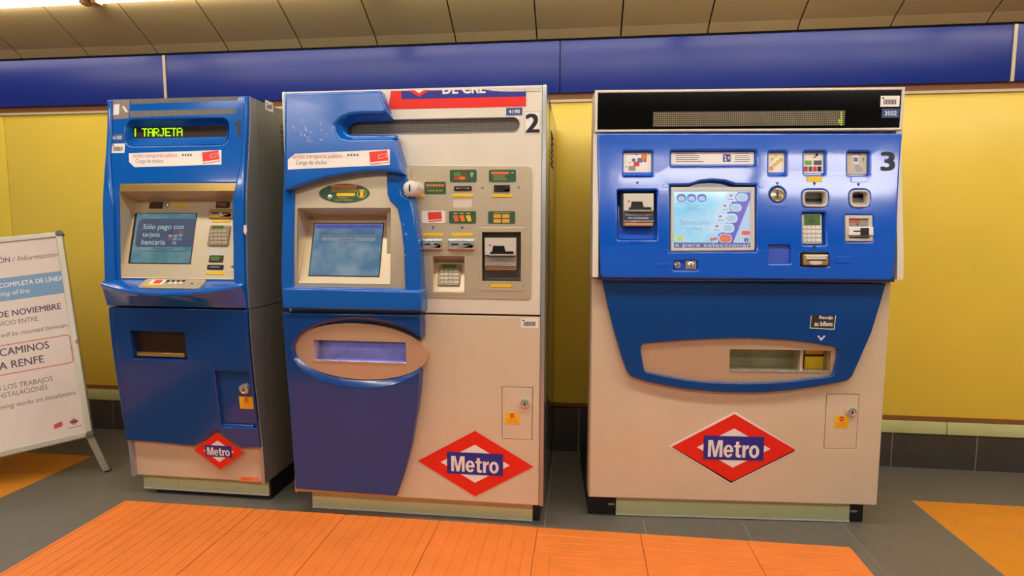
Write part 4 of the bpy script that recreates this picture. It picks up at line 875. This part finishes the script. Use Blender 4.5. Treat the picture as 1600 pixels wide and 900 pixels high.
# right hand fittings
c, r, _ = gc.size(1214.8, 304.8, 22, 22); lathe(gc, 'coin_slot', c, [(r*.53, -.03), (r*.53, -.004), (r*.5, .002), (r*.42, .003), (r*.38, -.001), (0, .002)], mat('warm chrome', (206, 190, 160), .22, metal=.9)); plate(gc, 'coin_opening', gc.ell(1214.6, 303.5, 2.2, 13, 14), BLACK, .003, -.002)
def bezel(x0, y0, x1, y1, key, inner, slot):
    gd = M3.front(.05, True); o_ = gc.rect(x0, y0, x1, y1, .02, 5); i_ = gd.rect(*inner, .016, 5)
    p = plate(gc, 'slot_bezel', o_, LGREY, .006, -.03, holes=[gc.rect(x0+3, y0+3, x1-3, y1-3, .014, 5)], bev=.004)
    dish(gc, 'slot_funnel', gc.rect(x0+3, y0+3, x1-3, y1-3, .014, 5), i_, .002, -.05, LGREY, p, 3); plate(gc, 'funnel_back', offset(i_, -.002), mat('funnel grey', (170, 164, 150), .4), -.05, -.055, parent=p)
    plate(gc, 'slot_opening', gd.rect(*slot, .004, 2), BLACK, -.044, -.05, parent=p)
bezel(1254, 297, 1293, 323.5, 'slot1', (1259, 300, 1286, 317), (1258.5, 310, 1282, 314.5)); bezel(1328, 297, 1358.3, 324, 'slot2', (1331.5, 300.5, 1351, 312), (1333, 304.5, 1347, 309))
plate(gc, 'keypad_well', offset(H['keys'], -.002), BLUED, -.026, -.034); keypad(gc, 1254.8, 334, 1287.5, 381.5, -.024, lcd=(.13, .04, .9, .37), keys=(.07, .4, 1.0, .97), body=LGREY, key=mat('pale key', (226, 220, 208), .35))
dl = gc.poly([(1266, 345), (1270, 341), (1275, 345), (1270, 349.5)]); plate(gc, 'lcd_emblem', dl, mat('lcd ink', (34, 54, 22), .4), -.0137, -.0145, holes=[offset(dl, .003)])
bx_ = plate(gc, 'ticket_reader', gc.rect(1321, 336.5, 1363, 377, .003), LGREY, .004, -.03, bev=.003, holes=[gc.rect(1326, 341.5, 1356.5, 354)])
plate(gc, 'reader_display', gc.rect(1325.5, 341, 1357, 354.5), GREYP, -.004, -.01, parent=bx_); text(gc, 'red_lettering', 'SUBE', 1329, 343, 1344.5, 348, RED, bx_, -.0034, bold=.03); arrow(gc, 'reader_arrow', 1340.5, 351, 4, 3.5, 'down', GINK, -.0034, bx_)
plate(gc, 'reader_step', gc.rect(1323.5, 354.8, 1362, 368, .002), WHITE, .016, 0, bev=.004, parent=bx_); plate(gc, 'reader_mouth', gc.poly([(1330, 360.3), (1341, 360.3), (1341, 356), (1354.3, 356), (1354.3, 368), (1341, 368), (1341, 362.3), (1330, 362.3)]), BLACK, .0168, .015, parent=bx_); plate(gc, 'reader_groove', gc.rect(1326, 370, 1357, 372.3, .002, 2), mat('dark slot frame'), .0046, .003, parent=bx_)
plate(gc, 'blank_panel', offset(H['blank'], -.002), mat('violet blue panel', (60, 88, 190), .4), -.014, -.03)
plate(gc, 'receipt_well', offset(H['out'], -.002), BLUED, -.024, -.03)
ro = plate(gc, 'receipt_slot', gc.rect(1254, 397, 1293.5, 414.5, .006), GOLD, .010, -.024, bev=.006); plate(gc, 'receipt_flap', gc.rect(1258, 398.5, 1289, 405.5), LGREY, .012, .008, bev=.002, parent=ro); plate(gc, 'receipt_mouth', gc.rect(1258, 405.6, 1289, 407), BLACK, .0112, .008, parent=ro); plate(gc, 'receipt_notch', gc.poly([(1265, 407.5), (1281, 407.5), (1283, 411), (1278, 414), (1267, 414), (1263, 411)]), LGREY, .0125, .008, bev=.002, parent=ro)
plate(gc, 'lock_well', offset(H['locks'], -.002), BLUE3, -.012, -.03); lock(gc, 1058.5, 414.3, 5.3, -.012)
sq_ = plate(gc, 'lock_plate', gc.rect(1071.8, 407.8, 1088, 421.2), GREYP, -.004, -.012, bev=.001); c, r, _ = gc.size(1079.8, 414.3, 10, 10); lathe(gc, 'lock_disc', c, [(r/2, -.004), (r/2, .001), (r*.4, .003), (0, .003)], CHROME, sq_, 18); plate(gc, 'lock_mark', gc.poly([(1079.2, 411), (1080.6, 411), (1080.2, 417.6), (1078.8, 417.6)]), INK, .0036, .003, parent=sq_)
# lower cabinet
hatch3 = g0.poly([(1292, 615.5), (1344, 616.5), (1337, 702), (1287, 701)]); xs3 = [p[0] for p in hatch3]; zs3 = [p[1] for p in hatch3]
hx0, hx1, hz0, hz1 = (xs3[0]+xs3[3])/2, (xs3[1]+xs3[2])/2, (zs3[2]+zs3[3])/2, (zs3[0]+zs3[1])/2; hatch3 = [(hx0, hz0), (hx1, hz0), (hx1, hz1), (hx0, hz1)]
ga = M3.front(-.03)
apr = ga.poly([(941, 438), (950, 480), (960, 520), (971, 557), (979, 580), (985, 588)])+catmull(ga.poly([(990, 590), (1020, 599), (1080, 609.5), (1150, 614), (1210, 612.5), (1265, 606), (1316, 597), (1326, 594)]), 4)+ga.poly([(1332, 588), (1342, 566), (1362, 520), (1376, 475), (1385, 443)])
ssp = catmull(ga.poly([(1008, 581), (1040, 588), (1090, 596), (1150, 599), (1210, 598), (1260, 593), (1300, 588)]), 3)+ga.poly([(1303, 585), (1309, 560), (1310, 546), (1307, 543)])+catmull(ga.poly([(1303, 542), (1255, 534.5), (1200, 530), (1150, 529), (1090, 531), (1040, 534.5), (1006, 537)]), 3)+ga.poly([(1002.5, 540), (1001.5, 547), (1004, 565), (1007, 579)])
plate(g0, 'lower_door', [(-HW+.003, ZB), (HW-.003, ZB), (HW-.003, zc-.002), (-HW+.003, zc-.002)], CREAM2, 0, -.1, holes=[hatch3, g0.rect(1132, 538, 1306, 588)], bev=.004)
plate(g0, 'hatch', offset(hatch3, .002), CREAM2, -.0005, -.05, bev=.001); lock(g0, 1329, 642, 7.5, 0); warning(g0, 1303.5, 649.5, 1326, 668.5, 0)
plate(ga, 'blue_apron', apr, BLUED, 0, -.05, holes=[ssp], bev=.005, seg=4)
sst = mat('tray steel'); gt = M3.front(-.012)
trw = gt.poly([(1140, 578), (1297, 581.5), (1298, 548.5), (1140, 545)]); tx0, tx1 = (trw[0][0]+trw[3][0])/2, (trw[1][0]+trw[2][0])/2; tz0, tz1 = (trw[0][1]+trw[1][1])/2, (trw[2][1]+trw[3][1])/2
win3 = [(tx0, tz0), (tx1, tz0), (tx1, tz1), (tx0, tz1)]
plate(gt, 'tray_plate', offset(ssp, -.004), sst, 0, -.02, holes=[win3])
bm = bmesh.new()
o4 = [gt.world(*p, 0) for p in win3]; i4 = [p+Vector((0, .09, 0)) for p in o4]
A = [bm.verts.new(p) for p in o4]; B = [bm.verts.new(p) for p in i4]
for k in range(4): bm.faces.new((A[k], A[(k+1) % 4], B[(k+1) % 4], B[k]))
bm.faces.new(B); link('tray_recess', finish(bm, 'tray_recess', 0), mat('tray interior', (176, 166, 128), .35, metal=.4, noise=.2, nscale=9), M3.root)
xd = gt.pt(1254, 560)[0]
plate(gt, 'tray_divider', rrect(xd, (tz0+tz1)/2, .012, tz1-tz0), STEEL, -.01, -.09)
gy = M3.front(.05); plate(gy, 'yellow_flap', [(gy.pt(1258, 560)[0], tz0), (gy.pt(1297, 560)[0]+.01, tz0), (gy.pt(1297, 560)[0]+.01, tz1-.04), (gy.pt(1258, 560)[0], tz1-.04)], YEL, 0, -.01); plate(gy, 'yellow_flap', [(gy.pt(1258, 560)[0], tz1-.028), (gy.pt(1297, 560)[0]+.01, tz1-.028), (gy.pt(1297, 560)[0]+.01, tz1-.006), (gy.pt(1258, 560)[0], tz1-.006)], YEL, 0, -.01)
plate(gt, 'tray_sill', [(tx0, tz0-.004), (tx1, tz0-.004), (tx1, tz0+.003), (tx0, tz0+.003)], CHROME, .004, -.01, bev=.001)
cl = plate(ga, 'collect_label', ga.poly([(1265, 513), (1303.5, 515), (1306, 493), (1267, 492)]), mat('worn dark label', (48, 44, 42), .5), .001, 0)
text(ga, 'label_text', 'Recoja', 1280, 493.3, 1301, 500, WHITE, cl, .0016, bold=.03); text(ga, 'label_text', 'su billete', 1272.5, 502.3, 1300.5, 509.3, WHITE, cl, .0016, bold=.03)
for q in ([(1265, 513), (1303.5, 515), (1303.6, 513.8), (1265.1, 511.8)], [(1265, 512), (1266, 512), (1268, 493), (1267, 493)], [(1302.5, 514), (1303.6, 514), (1306, 493), (1305, 493)]): plate(ga, 'label_border', ga.poly(q), WHITE, .0014, .001, parent=cl)
plate(ga, 'down_chevron', ga.poly([(1277, 525), (1279, 524), (1283, 529), (1287.5, 524), (1289.5, 525.3), (1283, 532.5)]), WHITE, .001, 0)
dg = [(1049, 697), (1142, 754), (1243, 704), (1148.5, 645.5)]; pdm = plate(g0, 'logo_border', g0.poly([(1044.5, 697), (1142, 757), (1245.5, 703.5), (1148.5, 643)]), WHITE, .0014, 0); plate(g0, 'logo_shade', g0.poly([(1049.5, 698), (1142, 754.5), (1243, 704), (1148, 648)]), mat('logo shade print', (60, 16, 12), .5), .0018, .0014, parent=pdm)
metro_logo(g0, 1145.5, 699.5, 192, 105, 94, 37, .0018)
box_l(M3, 'plinth', (-HW+.005, .055, 0), (HW-.03, .65, ZB), RUBBER)
gp3 = M3.front(.045); a_, b_ = gp3.pt(962.5, 790)[0], gp3.pt(1327.5, 804)[0]
plate(gp3, 'plinth_strip', [(a_, .006), (b_, .006), (b_, .092), (a_, .092)], GLOW, 0, -.02, bev=.002); plate(gp3, 'strip_edge', [(a_, .003), (b_, .003), (b_, .009), (a_, .009)], WHITE, .002, -.02)
for u in (a_-.02, b_+.02): plate(gp3, 'strip_clip', rrect(u, .05, .03, .008, .003), GREYP, -.004, -.02)

# ================================================================== poster stand
BR = Vector((-2.5563, 2.69, .2047)); Xb = Vector((.81728, .56208, .12697)); Vb = Vector((-.27631, .18890, .94232)); HB, WB = 1.1425, .80
MB_ = Machine(BR.x, BR.y); MB_.empty('poster_stand', 'white aluminium poster stand with a works notice, leaning at the left edge', 'poster stand')
FB = Frame(MB_, Vector((0, 0, BR.z)), Xb, Vb)
FRAME = mat('poster frame aluminium', (196, 190, 172), .35, metal=.4); POST = mat('poster paper', (226, 210, 198), .3, noise=.03, nscale=6)
out = [(-WB, 0), (-.03, 0), (-.009, .009), (0, .03), (0, HB-.03), (-.009, HB-.009), (-.03, HB), (-WB, HB)]
brd = plate(FB, 'board', out, FRAME, 0, -.025, bev=.003)
inn = [(-WB+.03, .03), (-.03, .03), (-.03, HB-.03), (-WB+.03, HB-.03)]
plate(FB, 'snap_frame', out, FRAME, .012, 0, holes=[inn], bev=.005); plate(FB, 'poster', inn, POST, .003, 0)
for u, v in ((-.012, HB-.012), (-.012, .012)): lathe(FB, 'corner_cap', (u, v), [(.018, -.02), (.018, .012), (.012, .0145), (0, .0145)], mat('corner cap', (92, 90, 82), .4), None, 16)
PINK = mat('poster ink', (96, 74, 92), .6); PGR = mat('poster grey ink', (120, 108, 104), .6)
def ptxt(s, xr, yr, h, mt, w, italic=0., bold=0., slope=-.1, n=.0036):
    """line of type that ends at picture point (xr, yr) on its baseline"""
    u, v = FB.pt(xr, yr); cu = bpy.data.curves.new('poster_text', 'FONT'); cu.body = s; cu.size = 1; cu.shear = italic; cu.resolution_u = 3
    ob = bpy.data.objects.new('poster_text', cu); me = bpy.data.meshes.new_from_object(ob); bpy.data.objects.remove(ob); bpy.data.curves.remove(cu)
    x1 = max(q.co.x for q in me.vertices); x0 = min(q.co.x for q in me.vertices); bm = bmesh.new(); bm.from_mesh(me); bpy.data.meshes.remove(me)
    u0 = FB.pt(xr-w, yr-slope*w)[0]; k = (u-u0)/(x1-x0); hh = h
    for q in bm.verts: q.co = Vector((u+(q.co.x-x1)*k, v+q.co.y*hh, n))
    embolden(bm, bold*k); place(bm, FB); return link('poster_text', finish(bm, 'poster_text', 0), mt, MB_.root)
_p = FB.poly([(100, 423), (103, 457.5)]); band = plate(FB, 'blue_band', [(-WB+.03, _p[1][1]), (-.031, _p[1][1]), (-.031, _p[0][1]), (-WB+.03, _p[0][1])], mat('poster blue', (120, 160, 196), .5), .0034, .003)
ptxt('ÓN', 16, 409.5, .040, PINK, 17, bold=.01); ptxt('/ Information', 91, 401, .040, PGR, 72, .25)
ptxt('COMPLETA DE LÍNEA', 99, 437.5, .036, WHITE, 100, bold=.015, slope=-.11); ptxt('ning of line', 47, 457, .036, WHITE, 49, .2, slope=-.12)
ptxt('DE NOVIEMBRE', 96, 482.5, .046, PINK, 99, bold=.02, slope=-.13)
ptxt('VICIO ENTRE', 60, 501, .036, PGR, 62, slope=-.14); ptxt('will be resumed between', 106, 511, .034, PGR, 104, .25, slope=-.15)
ptxt('CAMINOS', 77.5, 544, .056, PINK, 77, bold=.014, slope=-.16); ptxt('A RENFE', 69.5, 566, .056, PINK, 70, bold=.014, slope=-.17)
ptxt('S LOS TRABAJOS', 83, 595, .037, PGR, 85, slope=-.18); ptxt('NSTALACIONES', 75, 608, .037, PGR, 76, slope=-.19); ptxt('oving works on installations', 119.5, 616, .034, PGR, 120, .25, slope=-.2)
_q = FB.poly([(104, 523), (112, 567)]); bo = rrect((-WB+.07+_q[0][0]+.015)/2, (_q[0][1]+_q[1][1])/2, _q[0][0]+.015+WB-.07, _q[0][1]-_q[1][1], .018, 4); plate(FB, 'red_box', bo, mat('poster red', (206, 74, 66), .5), .0036, .003, holes=[offset(bo, .004)])
plate(FB, 'red_mark', FB.poly([(84.5, 663.5), (97.5, 658), (98, 666), (85.5, 670.5)])[::-1], mat('poster red'), .0036, .003)
d1 = FB.poly([(108, 660), (116, 664), (123.5, 657.5), (115.5, 653.5)]); plate(FB, 'diamond_mark', d1, mat('poster red'), .0036, .003, holes=[offset(d1, .006)]); plate(FB, 'name_panel', FB.poly([(111.5, 661.3), (112, 658.3), (120, 656), (119.5, 659.2)]), NAVY, .004, .003)
plate(FB, 'mark_line', FB.poly([(106, 669), (128, 664), (128, 665), (106, 670)]), GINK, .0034, .003)
fd = FB.poly([(118.5, 534.5), (120.5, 538.5), (123, 534), (121, 530)]); plate(FB, 'frame_emblem', fd, mat('poster red'), .0136, .012)
LEGM = mat('stand leg', (190, 180, 160), .35, metal=.4)
def leg(u, foot):
    a = FB.world(u, .02, -.012); w = .016; d = foot-a; bm = bmesh.new()
    s1 = Xb.normalized()*w; s2 = FB.N*w*.8
    A = [bm.verts.new(a+s1*i+s2*j) for i, j in ((-1, -1), (1, -1), (1, 1), (-1, 1))]; B = [bm.verts.new(foot+s1*i+Vector((s2.x, s2.y, 0))*j) for i, j in ((-1, -1), (1, -1), (1, 1), (-1, 1))]
    for v in B: v.co.z = 0.004
    for k in range(4): bm.faces.new((A[k], A[(k+1) % 4], B[(k+1) % 4], B[k]))
    bm.faces.new(A); bm.faces.new(B); o = link('leg', finish(bm, 'leg', 0), LEGM, MB_.root)
    c_ = foot; box(None, 'foot', (c_.x-.017, c_.y-.015, 0), (c_.x+.017, c_.y+.015, .008), RUBBER, MB_.root)
leg(-.02, Vector((-2.5745+.0-BR.x+.055, 2.722-BR.y, 0))); a = FB.world(-WB+.02, .02, 0); leg(-WB+.02, Vector((a.x+.02, a.y-.02, 0)))
# rear half of the stand
Nb = FB.N; bk = Frame(MB_, FB.world(0, HB-.03, -.03)-Vector((0, 0, HB*.96))+Vector((-.12, .16, .1)), Xb, (FB.world(0, HB-.03, -.03)-(FB.world(0, HB-.03, -.03)-Vector((0, 0, HB*.96))+Vector((-.12, .16, .1)))))
plate(bk, 'rear_board', [(-WB+.03, 0), (-.05, 0), (-.05, HB*.84), (-WB+.03, HB*.84)], FRAME, 0, -.02, bev=.003)
